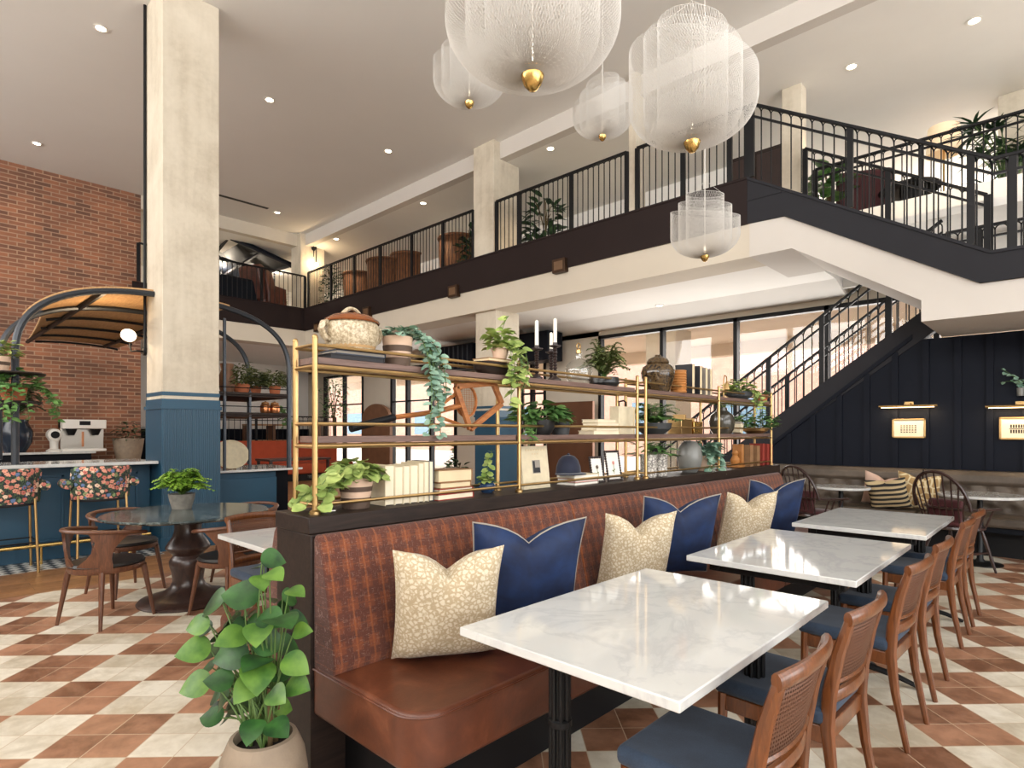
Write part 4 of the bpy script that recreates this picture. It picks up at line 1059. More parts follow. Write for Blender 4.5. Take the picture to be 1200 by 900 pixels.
# ------------------------------------------------------------------ brass shelf and what stands on it
SXF, SXB, ZT, ZM, ZLD = -2.27, -2.44, 1.722, 1.391, 1.07
SX = -2.355
def sy(px, x=SX): return on_x(px, 500, x).y
def build_shelf():
    def unit(label, ys):
        u = thing('shelf_unit', label, 'shelf', (SX, ys[0], ZLD)); y0 = ys[0]
        F, B = SXF - SX, SXB - SX
        for y in ys:
            for x in (F, B):
                MB().sweep([(x, y - y0, .0), (x, y - y0, .73)], .0115, 10).lathe([(.001, 0), (.022, 0), (.022, .012), (.014, .018), (.0115, .018)], 14, Matrix.Translation((x, y - y0, 0))).ball((x, y - y0, .73), .0125, 10, 6).build('post', 'brass', u)
        L = ys[-1] - y0
        for z, nm in ((ZM, 'shelf_board'), (ZT, 'shelf_board')):
            for a, b in zip(ys[:-1], ys[1:]): MB().box(B + .012, F - .012, a - y0 + .012, b - y0 - .012, z - .028 - ZLD, z - ZLD).build(nm, 'shelf_wood', u, bevel=.002)
            r = MB()
            for x in (F, B): r.sweep([(x, 0, z - .042 - ZLD), (x, L, z - .042 - ZLD)], .0095, 8)
            for y in ys: r.sweep([(F, y - y0, z - .042 - ZLD), (B, y - y0, z - .042 - ZLD)], .0085, 8)
            r.build('support_rail', 'brass', u)
        for z in (1.108, 1.443, 1.769):
            r = MB()
            for x in (F, B): r.sweep([(x, 0, z - ZLD), (x, L, z - ZLD)], .0075, 8)
            for y in (0, L): r.sweep([(F, y, z - ZLD), (B, y, z - ZLD)], .0075, 8)
            r.build('guard_rail', 'brass', u)
    unit('nearer brass and wood open shelf standing on the divider', [1.21, 2.445, 3.685])
    unit('farther brass and wood open shelf standing on the divider', [3.80, 5.02, 6.255])

def striped_pot(t, r0, r1, h, bands):
    pot_mesh(r0, r1, h).build('pot', 'blush_clay', t)
    for a, b in bands:
        ra, rb = r0 + (r1 - r0) * a + .003, r0 + (r1 - r0) * b + .003
        MB().lathe([(ra * 1.015, h * a), (rb * 1.015, h * b)], 26, cap=False).build('band', 'umber_band', t)
def book(mb_cover, mb_page, x0, x1, y0, y1, z0, z1, spine='x'):
    """closed book lying flat; page block shows on all sides but the spine (+y)"""
    mb_cover.box(x0, x1, y0, y1, z0, z0 + .004).box(x0, x1, y0, y1, z1 - .004, z1).box(x0, x1, y1 - .005, y1, z0, z1)
    mb_page.box(x0 + .004, x1 - .004, y0 + .004, y1 - .005, z0 + .004, z1 - .004)
def flat_book(label, y, z, w, d, h, cov, page='page_edge', rz=0, x=SX, group=None):
    t = thing('book', label, 'book', (x, y, z), rz, group); c = MB(); p = MB()
    book(c, p, -d / 2, d / 2, -w / 2, w / 2, 0, h); c.build('cover', cov, t, smooth=0); p.build('pages', page, t, smooth=0); return t
def upright_book(label, y, z, th, d, h, cov, page='page_edge', x=SX, lean=0, group=None, spine_front=False):
    t = thing('book', label, 'book', (x, y, z), 0, group); m = Matrix.Rotation(lean, 4, 'X')
    s = -1 if not spine_front else 1
    c = MB().box(-d / 2, d / 2, -th / 2, -th / 2 + .003, 0, h, m).box(-d / 2, d / 2, th / 2 - .003, th / 2, 0, h, m)
    c.box(s * d / 2 - .002, s * d / 2 + .002, -th / 2, th / 2, 0, h, m).build('cover', cov, t, smooth=0)
    MB().box(-d / 2 + .003, d / 2 - .003, -th / 2 + .003, th / 2 - .003, .004, h - .004, m).build('pages', page, t, smooth=0)
    return t

def build_goods():
    # ---------------- top shelf, nearer unit
    y = sy(412)
    flat_book('dark blue book under the stoneware crock, lower of the two', y - .01, ZT, .27, .15, .022, 'charcoal_cloth', 'charcoal_cloth')
    flat_book('slate book directly under the stoneware crock', y + .01, ZT + .0225, .25, .14, .02, 'slate_book', 'grey_cloth')
    t = thing('crock', 'big speckled stoneware crock with a brown glazed lid, on two dark books', 'crock', (SX, y, ZT + .043))
    MB().lathe([(.001, 0), (.085, 0), (.10, .012), (.118, .05), (.122, .085), (.118, .118), (.112, .13), (.001, .13)], 36).build('body', 'stoneware', t)
    MB().lathe([(.001, 0), (.088, 0), (.103, .016), (.108, .03), (.001, .03)], 32).build('foot_band', 'stone_foot', t)
    MB().lathe([(.122, .128), (.125, .134), (.118, .142), (.085, .163), (.04, .173), (.001, .175)], 36, cap=False).build('lid', 'brown_glaze', t)
    MB().sweep(bez((0, -.045, .168), (0, 0, .225), (0, .045, .168), 10), [(.014, .009)] * 11, 8).build('lid_handle', 'stoneware', t)
    for s in (-1, 1): MB().sweep([(0, .108 * s, .118), (0, .14 * s, .118), (0, .148 * s, .09), (0, .135 * s, .06), (0, .112 * s, .045)], [(.024, .011)] * 5, 8, up=(0, 1, 0)).build('handle', 'stoneware', t)
    y = sy(463); t = thing('potted_plant', 'striped pot of eucalyptus trailing down from the top shelf, beside the crock', 'plant', (SX + .02, y, ZT))
    striped_pot(t, .055, .072, .135, [(.0, .26), (.48, .68)])
    lv = MB(); st = MB(); bush_leaves(lv, (0, 0, .13), .11, .07, 90, .042, .036, 'round')
    for i in range(9):
        q = rnd(.06, .2); a = rnd(-.05, .06)
        strand(st, lv, bez((.0, .05, .15), (.05 + a, q * .8, .2), (.07 + a, q, -.02), 5)[:5] + bez((.07 + a, q, -.02), (.075 + a, q + .02, -.15), (.06 + a, q + rnd(-.02, .04), -rnd(.12, .36)), 7), .042, .036, 'round', step=.016)
    st.build('stem', 'stem_green', t); lv.build('foliage', 'leaf_euca', t, smooth=180)
    # dark wooden dough bowl, book and ivy
    y = sy(577); t = thing('dough_bowl', 'long dark wooden bowl at the far end of the top shelf\'s first bay', 'bowl', (SX, y, ZT))
    MB().lathe([(.001, 0), (.06, 0), (.085, .025), (.095, .07), (.085, .07), (.07, .03), (.001, .018)], 28, sx=.8, sy=1.45).build('bowl', 'ebony', t)
    flat_book('old tan book lying across the dark wooden bowl', y + .01, ZT + .071, .2, .13, .02, 'old_leather')
    t = thing('potted_ivy', 'pale green ivy in a small pink pot on the tan book, trailing over the shelf', 'plant', (SX + .02, y + .04, ZT + .0915))
    pot_mesh(.035, .05, .06).build('pot', 'blush_clay', t); lv = MB(); st = MB(); bush_leaves(lv, (0, 0, .06), .09, .13, 70, .055, .05, 'heart', up=.9)
    for i in range(6):
        q = rnd(-.02, .12); strand(st, lv, bez((0, 0, .07), (.09, q, .13), (.11, q, -.02), 5) + bez((.11, q, -.04), (.12, q - .01, -.1), (.12, q - rnd(0, .1), -rnd(.12, .27)), 5), .06, .055, 'heart', step=.03)
    strand(st, lv, bez((0, 0, .07), (-.01, .03, .22), (.02, .05, .25), 6), .055, .05, 'heart', step=.02)
    st.build('stem', 'stem_green', t); lv.build('foliage', 'leaf_lime', t, smooth=180)
    # candlesticks
    for px, h, ch, dx, lab in ((629, .19, .155, .03, 'shortest turned candlestick with a white candle, leftmost of the three'), (650.5, .225, .155, .03, 'tallest turned candlestick with a white candle, front one of the pair'), (646, .20, .11, -.05, 'turned candlestick half hidden behind the tallest one')):
        y = sy(px, SX + dx); t = thing('candlestick', lab, 'candlestick', (SX + dx, y, ZT), 0, 'turned candlesticks on the top shelf')
        prof = [(.001, 0), (.036, 0), (.037, .01), (.024, .018), (.012, .03)]
        n = 9
        for i in range(n):
            z = .035 + (h - .06) * i / n; s = (h - .06) / n; prof += [(.008, z), (.0145, z + s * .5)]
        prof += [(.008, h - .022), (.014, h - .02), (.036, h - .012), (.037, h - .006), (.016, h - .004), (.014, h + .012), (.001, h + .012)]
        MB().lathe(prof, 20).build('stand', 'turned_dark', t)
        MB().lathe([(.0115, h + .004), (.0108, h + ch), (.004, h + ch + .006), (.001, h + ch + .008)], 14).build('candle', 'candle_wax', t)
    y = sy(678); t = thing('glass_bottle', 'round clear glass bottle with a ring stopper on the top shelf', 'bottle', (SX, y, ZT))
    MB().lathe([(.001, .004), (.06, .004), (.083, .04), (.09, .08), (.08, .12), (.05, .15), (.024, .165), (.02, .19), (.024, .205)], 32, cap=False).build('bottle', 'bottle_glass', t)
    MB().sweep([(0, .018 * math.cos(a), .245 + .022 * math.sin(a)) for a in [2 * PI * i / 16 for i in range(16)]], .0045, 6, closed=True).lathe([(.001, .2), (.018, .2), (.016, .222), (.001, .222)], 12).build('stopper', 'brass', t)
    y = sy(708); lv = MB(); st = MB(); fronds(lv, st, (0, 0, .04), 60, .22, .26, .05, .017)
    potted('potted_fern', 'olive fern in a low dark bowl at the end of the nearer top shelf', 'plant', (SX, y, ZT), MB().lathe([(.001, 0), (.09, 0), (.105, .02), (.1, .06), (.09, .06), (.001, .05)], 24), 'black_clay', 'leaf_olive', lv, st, potname='bowl')
    # ---------------- top shelf, farther unit
    y = sy(771); t = thing('ginger_jar', 'glossy mottled brown ginger jar with lid on the farther top shelf', 'jar', (SX, y, ZT))
    MB().lathe([(.001, 0), (.085, 0), (.10, .03), (.125, .11), (.13, .15), (.115, .19), (.08, .215), (.07, .222)], 36, cap=False).build('body', 'ginger_glaze', t)
    MB().lathe([(.085, .218), (.088, .226), (.075, .25), (.04, .268), (.025, .272), (.022, .285), (.001, .288)], 32, cap=False).build('lid', 'ginger_glaze', t)
    y = sy(795, SX + .04); t = thing('canister', 'carved amber wood canister beside the ginger jar', 'canister', (SX + .04, y, ZT))
    prof = [(.001, 0), (.062, 0)]
    for i in range(8): prof += [(.066, .012 + i * .02), (.060, .022 + i * .02)]
    prof += [(.064, .178), (.05, .182), (.001, .182)]
    MB().lathe(prof, 24).build('body', 'amber_wood', t)
    for i, (px, th, h, c) in enumerate(((803, .05, .245, 'charcoal_cloth'), (812, .05, .24, 'charcoal_cloth'), (818.5, .045, .235, 'grey_cloth'), (824, .045, .23, 'grey_cloth'))):
        upright_book(['black upright book next to the carved canister', 'second black upright book from the carved canister', 'grey upright book between the black books and the last grey one', 'last grey upright book of the row by the ginger jar'][i], sy(px), ZT, th, .15, h, c, 'page_edge', group='upright books on the farther top shelf')
    y = sy(848); t = thing('brass_figure', 'small brass hook ornament with a hanging drop on the farther top shelf', 'ornament', (SX, y, ZT))
    MB().sweep([(0, 0, 0), (0, 0, .17), (0, .02, .21), (0, .06, .2), (0, .07, .16)], .005, 6).lathe([(.001, 0), (.04, 0), (.04, .01), (.001, .012)], 14).build('hook', 'brass', t)
    MB().lathe([(.001, .07), (.03, .08), (.02, .12), (.006, .16), (.001, .165)], 12, Matrix.Translation((0, .07, 0))).build('drop', 'brass', t)
    y = sy(866); lv = MB(); st = MB(); bush_leaves(lv, (0, 0, .05), .17, .16, 240, .045, .038, 'round')
    for i in range(8):
        q = rnd(.1, .3); strand(st, lv, bez((.02, .1, .08), (.1, q, .12), (.12, q, -rnd(.03, .16)), 6), .045, .035, 'round')
    potted('potted_plant', 'soft grey green plant in a dark bowl at the far end of the top shelf', 'plant', (SX, y, ZT), MB().lathe([(.001, 0), (.08, 0), (.12, .03), (.125, .07), (.11, .07), (.001, .05)], 24), 'charcoal_clay', 'leaf_lime', lv, st, potname='bowl')
    y = sy(893); lv = MB(); bush_leaves(lv, (0, 0, .05), .09, .09, 60, .04, .03)
    potted('potted_plant', 'small green plant in a terracotta pot at the very end of the top shelf', 'plant', (SX, y, ZT), pot_mesh(.045, .06, .07), 'terracotta', 'leaf_mid', lv)
    # ---------------- middle shelf, nearer unit: racket in its press
    ya, yb = sy(424), sy(560)
    t = thing('tennis_racket', 'old wooden racket in an angular press, with a long black handle, on the middle shelf', 'racket', (SX, sy(545), ZM))
    def Q(px, py, dx=0): p = on_x(px, py, SX + dx); return (dx, p.y - sy(545), p.z - ZM)
    fr = [(533, 449), (580, 448), (588, 470), (556, 509), (548, 508)]
    pts = [Q(a, b) for a, b in [(534, 453), (578, 449), (588, 473), (551, 503)]]
    m = MB()
    for i in range(4): m.bar(pts[i], pts[(i + 1) % 4], .03, .022, up=(1, 0, 0))
    m.build('press', 'racket_wood', t, bevel=.003)
    c = Vector(Q(551, 470)); ring = []
    for i in range(24):
        a = 2 * PI * i / 24; ring.append(c + Vector((-.03, .07 * math.cos(a), .085 * math.sin(a))))
    MB().sweep(ring, [(.007, .01)] * 24, 6, closed=True).build('hoop', 'racket_wood', t)
    sm = MB()
    for k in range(-5, 6):
        y = .012 * k; zz = .085 * math.sqrt(max(0, 1 - (y / .07) ** 2)); sm.sweep([c + Vector((-.03, y, -zz)), c + Vector((-.03, y, zz))], .0012, 3)
    for k in range(-6, 7):
        z = .012 * k; yy = .07 * math.sqrt(max(0, 1 - (z / .085) ** 2)); sm.sweep([c + Vector((-.03, -yy, z)), c + Vector((-.03, yy, z))], .0012, 3)
    sm.build('strings', 'amber_wood', t)
    MB().sweep([Q(540, 475, -.02), Q(510, 483, -.02), Q(455, 490, -.02)], [(.03, .014), (.018, .014), (.012, .012)], 10).sweep([Q(533, 462, -.02), Q(505, 484, -.02)], .009, 6).sweep([Q(545, 500, -.02), Q(505, 485, -.02)], .009, 6).build('throat', 'racket_wood', t)
    MB().sweep([Q(462, 489, -.02), Q(411, 502, -.02)], [(.017, .017), (.019, .019)], 10).build('handle', 'black_plastic', t)
    # leafy plants, second bay
    y = sy(630); lv = MB(); st = MB(); bush_leaves(lv, (0, 0, .08), .17, .13, 130, .085, .055, 'heart', up=.3)
    for i in range(8):
        q = rnd(-.22, -.08); strand(st, lv, bez((.02, -.04, .12), (.06, q * .8, .17), (.06, q, rnd(-.06, .05)), 6), .06, .025, 'oval')
    potted('potted_plant', 'large leafy plant in a black bowl on the middle shelf', 'plant', (SX + .01, y, ZM), MB().lathe([(.001, 0), (.07, 0), (.095, .04), (.1, .09), (.088, .09), (.001, .07)], 26), 'black_clay', 'leaf_mid', lv, st, potname='bowl')
    y = sy(654); lv = MB(); bush_leaves(lv, (0, 0, .07), .095, .1, 150, .03, .02)
    potted('potted_plant', 'small bushy plant in a charcoal pot right of the large leafy plant', 'plant', (SX + .02, y, ZM), pot_mesh(.052, .062, .08), 'charcoal_clay', 'leaf_mid', lv)
    y = sy(703, SX + .02); z = ZM
    for i, (w, h, o) in enumerate(((.30, .026, 0), (.27, .026, .012), (.25, .026, .02), (.22, .022, .0))):
        flat_book(['cream book at the bottom of the flat pile on the middle shelf', 'cream book second from the bottom of the flat pile on the middle shelf', 'cream book third from the bottom of the flat pile on the middle shelf', 'cream book on top of the flat pile on the middle shelf'][i], y + o, z, w, .13, h, 'cream_cloth', 'cream_paper', x=SX + .015, group='flat cream books on the middle shelf'); z += h + .0005
    y = sy(727, SX - .05); t = thing('lantern', 'cream block lantern with a dark carry handle behind the flat cream books', 'lantern', (SX - .03, y, ZM))
    MB().box(-.04, .04, -.11, .08, 0, .20).build('body', 'cream_cloth', t, bevel=.004)
    MB().box(-.04, .042, .08, .10, 0, .20).build('side_panel', 'page_edge', t, bevel=.003)
    MB().sweep([(0, -.05, .2), (0, -.05, .235), (0, .01, .245), (0, .04, .235), (0, .04, .2)], .006, 6).build('handle', 'black_metal', t)
    # ---------------- middle shelf, farther unit
    y = sy(764); lv = MB(); st = MB(); fronds(lv, st, (0, 0, .06), 50, .29, .18, .055, .018)
    potted('potted_fern', 'arching fern in a charcoal bowl on the farther middle shelf', 'plant', (SX, y + .02, ZM), MB().lathe([(.001, 0), (.08, 0), (.13, .04), (.14, .085), (.125, .085), (.001, .06)], 24), 'charcoal_clay', 'leaf_mid', lv, st, potname='bowl')
    y = sy(797); t = thing('brass_box', 'left half-open brass letter box on the farther middle shelf', 'box', (SX, y, ZM))
    MB().box(-.06, .06, -.09, .09, 0, .12).build('body', 'brass', t, bevel=.003); MB().box(-.055, .055, -.02, .0, .1, .16).build('divider', 'brass', t, bevel=.002)
    y = sy(812); t = thing('brass_box', 'smaller brass letter box beside the left brass box', 'box', (SX, y, ZM))
    MB().box(-.05, .05, -.08, .08, 0, .105).build('body', 'brass_bright', t, bevel=.003); MB().box(-.05, .05, -.08, -.07, .1, .13).build('divider', 'brass', t, bevel=.002)
    y = sy(846); t = thing('vase', 'smoky dark glass vase with a sprig on the farther middle shelf', 'vase', (SX, y, ZM))
    MB().lathe([(.001, 0), (.08, 0), (.105, .04), (.115, .11), (.10, .17), (.05, .21), (.045, .24), (.04, .24), (.001, .2)], 28).build('body', 'smoke_glaze', t)
    lv = MB(); st = MB()
    for i in range(7):
        a = rnd(0, 6.28); strand(st, lv, bez((0, 0, .22), (0, 0, .27), (math.cos(a) * .12, math.sin(a) * .12, rnd(.25, .31)), 5), .035, .025)
    st.build('stem', 'stem_green', t); lv.build('sprig', 'leaf_olive', t, smooth=180)
    y = sy(864); t = thing('tilted_box', 'small pale box leaning between the smoky vase and the last plant', 'box', (SX, y, ZM))
    MB().cbox((0, 0, .055), (.09, .07, .1), rx=R(-12)).build('body', 'cream_cloth', t, bevel=.003); MB().cbox((0, .003, .1), (.094, .074, .02), rx=R(-12)).build('lid', 'grey_cloth', t, bevel=.003)
    y = sy(885); lv = MB(); st = MB(); bush_leaves(lv, (0, 0, .06), .21, .17, 170, .08, .045, up=.5)
    potted('potted_plant', 'green leafy plant in a shallow brass bowl at the far end of the middle shelf', 'plant', (SX, y, ZM), MB().lathe([(.001, 0), (.07, 0), (.12, .03), (.13, .055), (.12, .055), (.001, .04)], 24), 'brass', 'leaf_mid', lv, potname='bowl')
    # ---------------- ledge, nearer unit
    y = sy(417, SX + .02); t = thing('potted_ivy', 'lime green ivy in a striped pot on the divider ledge, spilling past the first post', 'plant', (SX + .02, y, ZLD))
    striped_pot(t, .056, .075, .135, [(.0, .36), (.56, .72)])
    lv = MB(); st = MB(); bush_leaves(lv, (0, 0, .125), .1, .1, 75, .06, .058, 'round')
    for i in range(11):
        q = rnd(-.24, -.1); z = rnd(-.03, .12); a = rnd(-.04, .09)
        strand(st, lv, bez((0, 0, .14), (a, q * .6, .22), (a, q, z), 7), .06, .056, 'round', step=.032)
    for i in range(7):
        q = rnd(-.30, -.2); a = rnd(-.1, .1); strand(st, lv, bez((0, -.05, .12), (a, q * .8, .12), (a, q, rnd(.0, .05)), 7), .062, .058, 'round', step=.03)
    for i in range(4): strand(st, lv, bez((0, .03, .13), (.06, .1, .17), (.05, rnd(.1, .16), .12), 4), .05, .036)
    st.build('stem', 'stem_green', t); lv.build('foliage', 'leaf_lime', t, smooth=180)
    for px, lab in ((386, 'clear glass cube on the ledge under the ivy'),):
        y = sy(px, SXF - .02); t = thing('glass_block', lab, 'glass block', (SXF - .03, y, ZLD)); MB().box(-.02, .02, -.03, .03, 0, .04).build('block', 'glass', t, bevel=.003); MB().box(-.016, .016, -.026, .026, .002, .006).build('base', 'white_paper', t)
    xs = [(448, .038, .185), (459, .034, .178), (467, .03, .18), (475, .034, .182), (482, .022, .19), (487.5, .02, .195), (492.5, .02, .197)]
    order = ['first cream upright book, nearest the striped ivy pot', 'second cream upright book from the striped ivy pot', 'third cream upright book from the striped ivy pot', 'fourth cream upright book from the striped ivy pot', 'fifth cream upright book from the striped ivy pot', 'sixth cream upright book from the striped ivy pot', 'last cream upright book, next to the flat old books']
    yy = sy(441)
    for i, ((px, th, h), lab) in enumerate(zip(xs, order)):
        th = (sy(498) - sy(441)) * [.19, .17, .14, .17, .12, .105, .105][i]
        upright_book(lab, yy + th / 2, ZLD, th - .002, .14, h, 'slate_book' if i == 6 else 'cream_cloth', 'cream_paper', group='cream upright books on the ledge'); yy += th
    y = sy(525, SX + .02); z = ZLD
    for i, (w, h, c, pg) in enumerate(((.245, .03, 'red_cloth', 'cream_paper'), (.235, .026, 'red_cloth', 'cream_paper'), (.205, .03, 'old_leather', 'page_edge'), (.22, .062, 'old_leather', 'page_edge'))):
        flat_book(['red edged book at the bottom of the old book pile on the ledge', 'red book with pale pages, second from the bottom of the old book pile', 'thin tan leather book under the thick one in the old book pile', 'thick tan leather book on top of the old book pile'][i], y, z, w, .13, h, c, pg, R(rnd(-3, 3)), SX + .02, 'old books piled on the ledge'); z += h + .0005
    y = sy(571, SX - .03); lv = MB(); st = MB(); bush_leaves(lv, (0, 0, .05), .04, .06, 20, .04, .036, 'round')
    for i in range(3): strand(st, lv, bez((0, 0, .06), (.0, rnd(-.02, .03), .16), (.02, rnd(-.03, .05), rnd(.2, .24)), 6), .042, .04, 'round')
    potted('potted_plant', 'climbing vine in a blue glazed pot behind the brass posts on the ledge', 'plant', (SX - .03, y, ZLD), MB().lathe([(.001, 0), (.03, 0), (.046, .02), (.044, .045), (.035, .055), (.001, .045)], 20), 'blue_glaze', 'leaf_lime', lv, st)
    # picture book, hat, books, beaded frames
    y = sy(629, SX + .02); t = thing('picture_book', 'large cream picture book with a small photo on its cover, standing on the ledge', 'book', (SX + .02, y, ZLD))
    m = Matrix.Rotation(R(-7), 4, 'Y')
    MB().box(-.012, .012, -.125, .115, 0, .255, m).build('cover', 'cream_cloth', t, bevel=.002)
    MB().box(.0121, .0135, -.035, .035, .09, .17, m).build('photo', 'grey_cloth', t, smooth=0); MB().box(.0132, .0145, -.03, .03, .095, .125, m).box(.0132, .0142, -.03, -.012, .125, .165, m).build('photo_detail', 'charcoal_cloth', t, smooth=0)
    ti = MB()
    for i in range(8): ti.box(.0121, .013, -.085 + i * .023, -.073 + i * .023, .225, .237, m)
    for i in range(3): ti.box(.0121, .013, -.03 + i * .023, -.018 + i * .023, .203, .212, m)
    ti.build('title', 'page_edge', t, smooth=0)
    y = sy(680, SX + .03); z = ZLD
    for i, (w, h, c) in enumerate(((.25, .02, 'grey_cloth'), (.24, .024, 'pink_cloth'), (.26, .022, 'cream_cloth'))):
        flat_book(['grey book at the bottom of the pile under the navy felt hat', 'pink book in the middle of the pile under the navy felt hat', 'cream book on top of the pile under the navy felt hat'][i], y, z, w, .15, h, c, 'white_paper', 0, SX + .01, 'books piled under the navy hat'); z += h + .0005
    y = sy(666, SX); t = thing('hat', 'navy felt riding hat resting on the pile with the pink book', 'hat', (SX, y, z + .0005))
    MB().lathe([(.001, 0), (.088, 0), (.092, .01), (.088, .05), (.072, .09), (.045, .115), (.02, .122), (.001, .123)], 28, sx=.8).build('crown', 'navy_felt', t)
    MB().lathe([(.001, .122), (.010, .124), (.008, .132), (.001, .134)], 12).build('button', 'navy_felt', t)
    MB().lathe([(.085, .0), (.115, -.0), (.112, .006), (.085, .012)], 28, Matrix.Translation((.02, .0, 0)), sx=.8).build('brim', 'navy_felt', t)
    def beaded(label, px, h, w, flower):
        p = sy(px, SX + .045); t = thing('flower_picture', label, 'picture', (SX + .045, p, ZLD + .005), R(-3)); m = Matrix.Rotation(R(-10), 4, 'Y')
        bd = MB(); n = int(h / .016)
        for i in range(n + 1):
            for s in (-1, 1): bd.ball(tuple(m @ Vector((0, s * w / 2, h * i / n))), .009, 8, 6)
        n = int(w / .016)
        for i in range(1, n):
            for z in (0, h): bd.ball(tuple(m @ Vector((0, -w / 2 + w * i / n, z))), .009, 8, 6)
        bd.build('beaded_edge', 'turned_dark', t); MB().box(-.006, -.001, -w / 2, w / 2, 0, h, m).build('backing', 'white_paper', t, smooth=0)
        s = MB().sweep([m @ Vector((.001, 0, h * .22)), m @ Vector((.001, .004, h * .55))], .0016, 4); s.leaf(m @ Vector((.001, 0, h * .35)), (0, 1, .5), (1, 0, 0), .022, .01); s.leaf(m @ Vector((.001, 0, h * .3)), (0, -1, .6), (1, 0, 0), .022, .01); s.build('pressed_stem', 'leaf_olive', t)
        f = MB()
        for i in range(7):
            a = 2 * PI * i / 7; f.leaf(m @ Vector((.0015, .004, h * .6)), m @ Vector((0, math.cos(a), math.sin(a))), (1, 0, 0), .017, .009, droop=0, fold=0)
        f.build('pressed_flower', flower, t)
    beaded('left black beaded frame with a pressed grey flower on the ledge', 701.5, .165, .125, 'umber_band')
    beaded('right black beaded frame with a pressed pink flower on the ledge', 721, .20, .15, 'pink_cloth')
    # ---------------- ledge, farther unit
    for px, lab in ((760, 'left patterned pale ceramic pot on the ledge, with green leaves'), (772.5, 'right patterned pale ceramic pot on the ledge, with green leaves')):
        y = sy(px, SX + .03); lv = MB(); bush_leaves(lv, (0, 0, .15), .10, .14, 26, .11, .04)
        potted('potted_plant', lab, 'plant', (SX + .03, y, ZLD), pot_mesh(.058, .062, .17), 'pattern_ceramic', 'leaf_mid', lv, group='patterned ceramic pots on the ledge')
    y = sy(808); t = thing('vase', 'rounded grey glazed vase on the farther ledge', 'vase', (SX, y, ZLD))
    MB().lathe([(.001, 0), (.055, 0), (.09, .04), (.105, .12), (.095, .2), (.06, .25), (.05, .255), (.04, .25), (.001, .2)], 28).build('body', 'grey_glaze', t); MB().lathe([(.04, .252), (.052, .254), (.05, .262), (.042, .262)], 24).build('rim', 'grey_glaze', t)
    y = sy(826); lv = MB(); st = MB(); bush_leaves(lv, (0, 0, .13), .13, .14, 100, .08, .07, 'heart')
    for i in range(9):
        q = rnd(-.12, .12); strand(st, lv, bez((0, 0, .16), (.08, q, .22), (.1, q, -.0), 6), .075, .065, 'heart', step=.035)
    potted('potted_ivy', 'blue green ivy in a pale pot spilling over the farther ledge', 'plant', (SX, y, ZLD), pot_mesh(.06, .075, .13), 'blush_clay', 'leaf_euca', lv, st)
    y = sy(863); t = thing('bookend', 'carved wooden figure bookend on the farther ledge', 'bookend', (SX, y, ZLD))
    MB().box(-.06, .06, -.09, .06, 0, .03).box(-.05, .05, .02, .06, .03, .22).build('base', 'amber_wood', t, bevel=.006)
    MB().lathe([(.001, .03), (.035, .03), (.045, .07), (.03, .1), (.02, .115), (.03, .135), (.02, .16), (.001, .165)], 14, Matrix.Translation((0, -.03, 0))).build('figure', 'amber_wood', t)
    for i, (px, th, h, c) in enumerate(((873, .10, .21, 'old_leather'), (881, .09, .20, 'old_leather'), (887, .07, .22, 'red_cloth'), (892.5, .07, .215, 'red_cloth'), (897, .05, .21, 'red_cloth'))):
        upright_book(['tan leather book next to the carved bookend', 'second tan leather book from the carved bookend', 'red book touching the tan leather books', 'middle red book at the end of the farther ledge', 'last red book at the end of the farther ledge'][i], sy(px), ZLD, th * .8, .13, h, c, 'page_edge', spine_front=True, group='leather and red books on the farther ledge')
    # table fern
    p = on_z(213, 596, .742); lv = MB(); st = MB(); fronds(lv, st, (0, 0, .10), 110, .29, .24, .06, .026, seg=10)
    strand(st, lv, bez((0, 0, .1), (.0, .0, .24), (-.02, .03, .31), 8), .045, .02)
    potted('potted_fern', 'bright asparagus fern in a grey stone pot on the dark marble table', 'plant', (p.x, p.y, .7425), pot_mesh(.075, .105, .13), 'grey_pot', 'leaf_bright', lv, st)

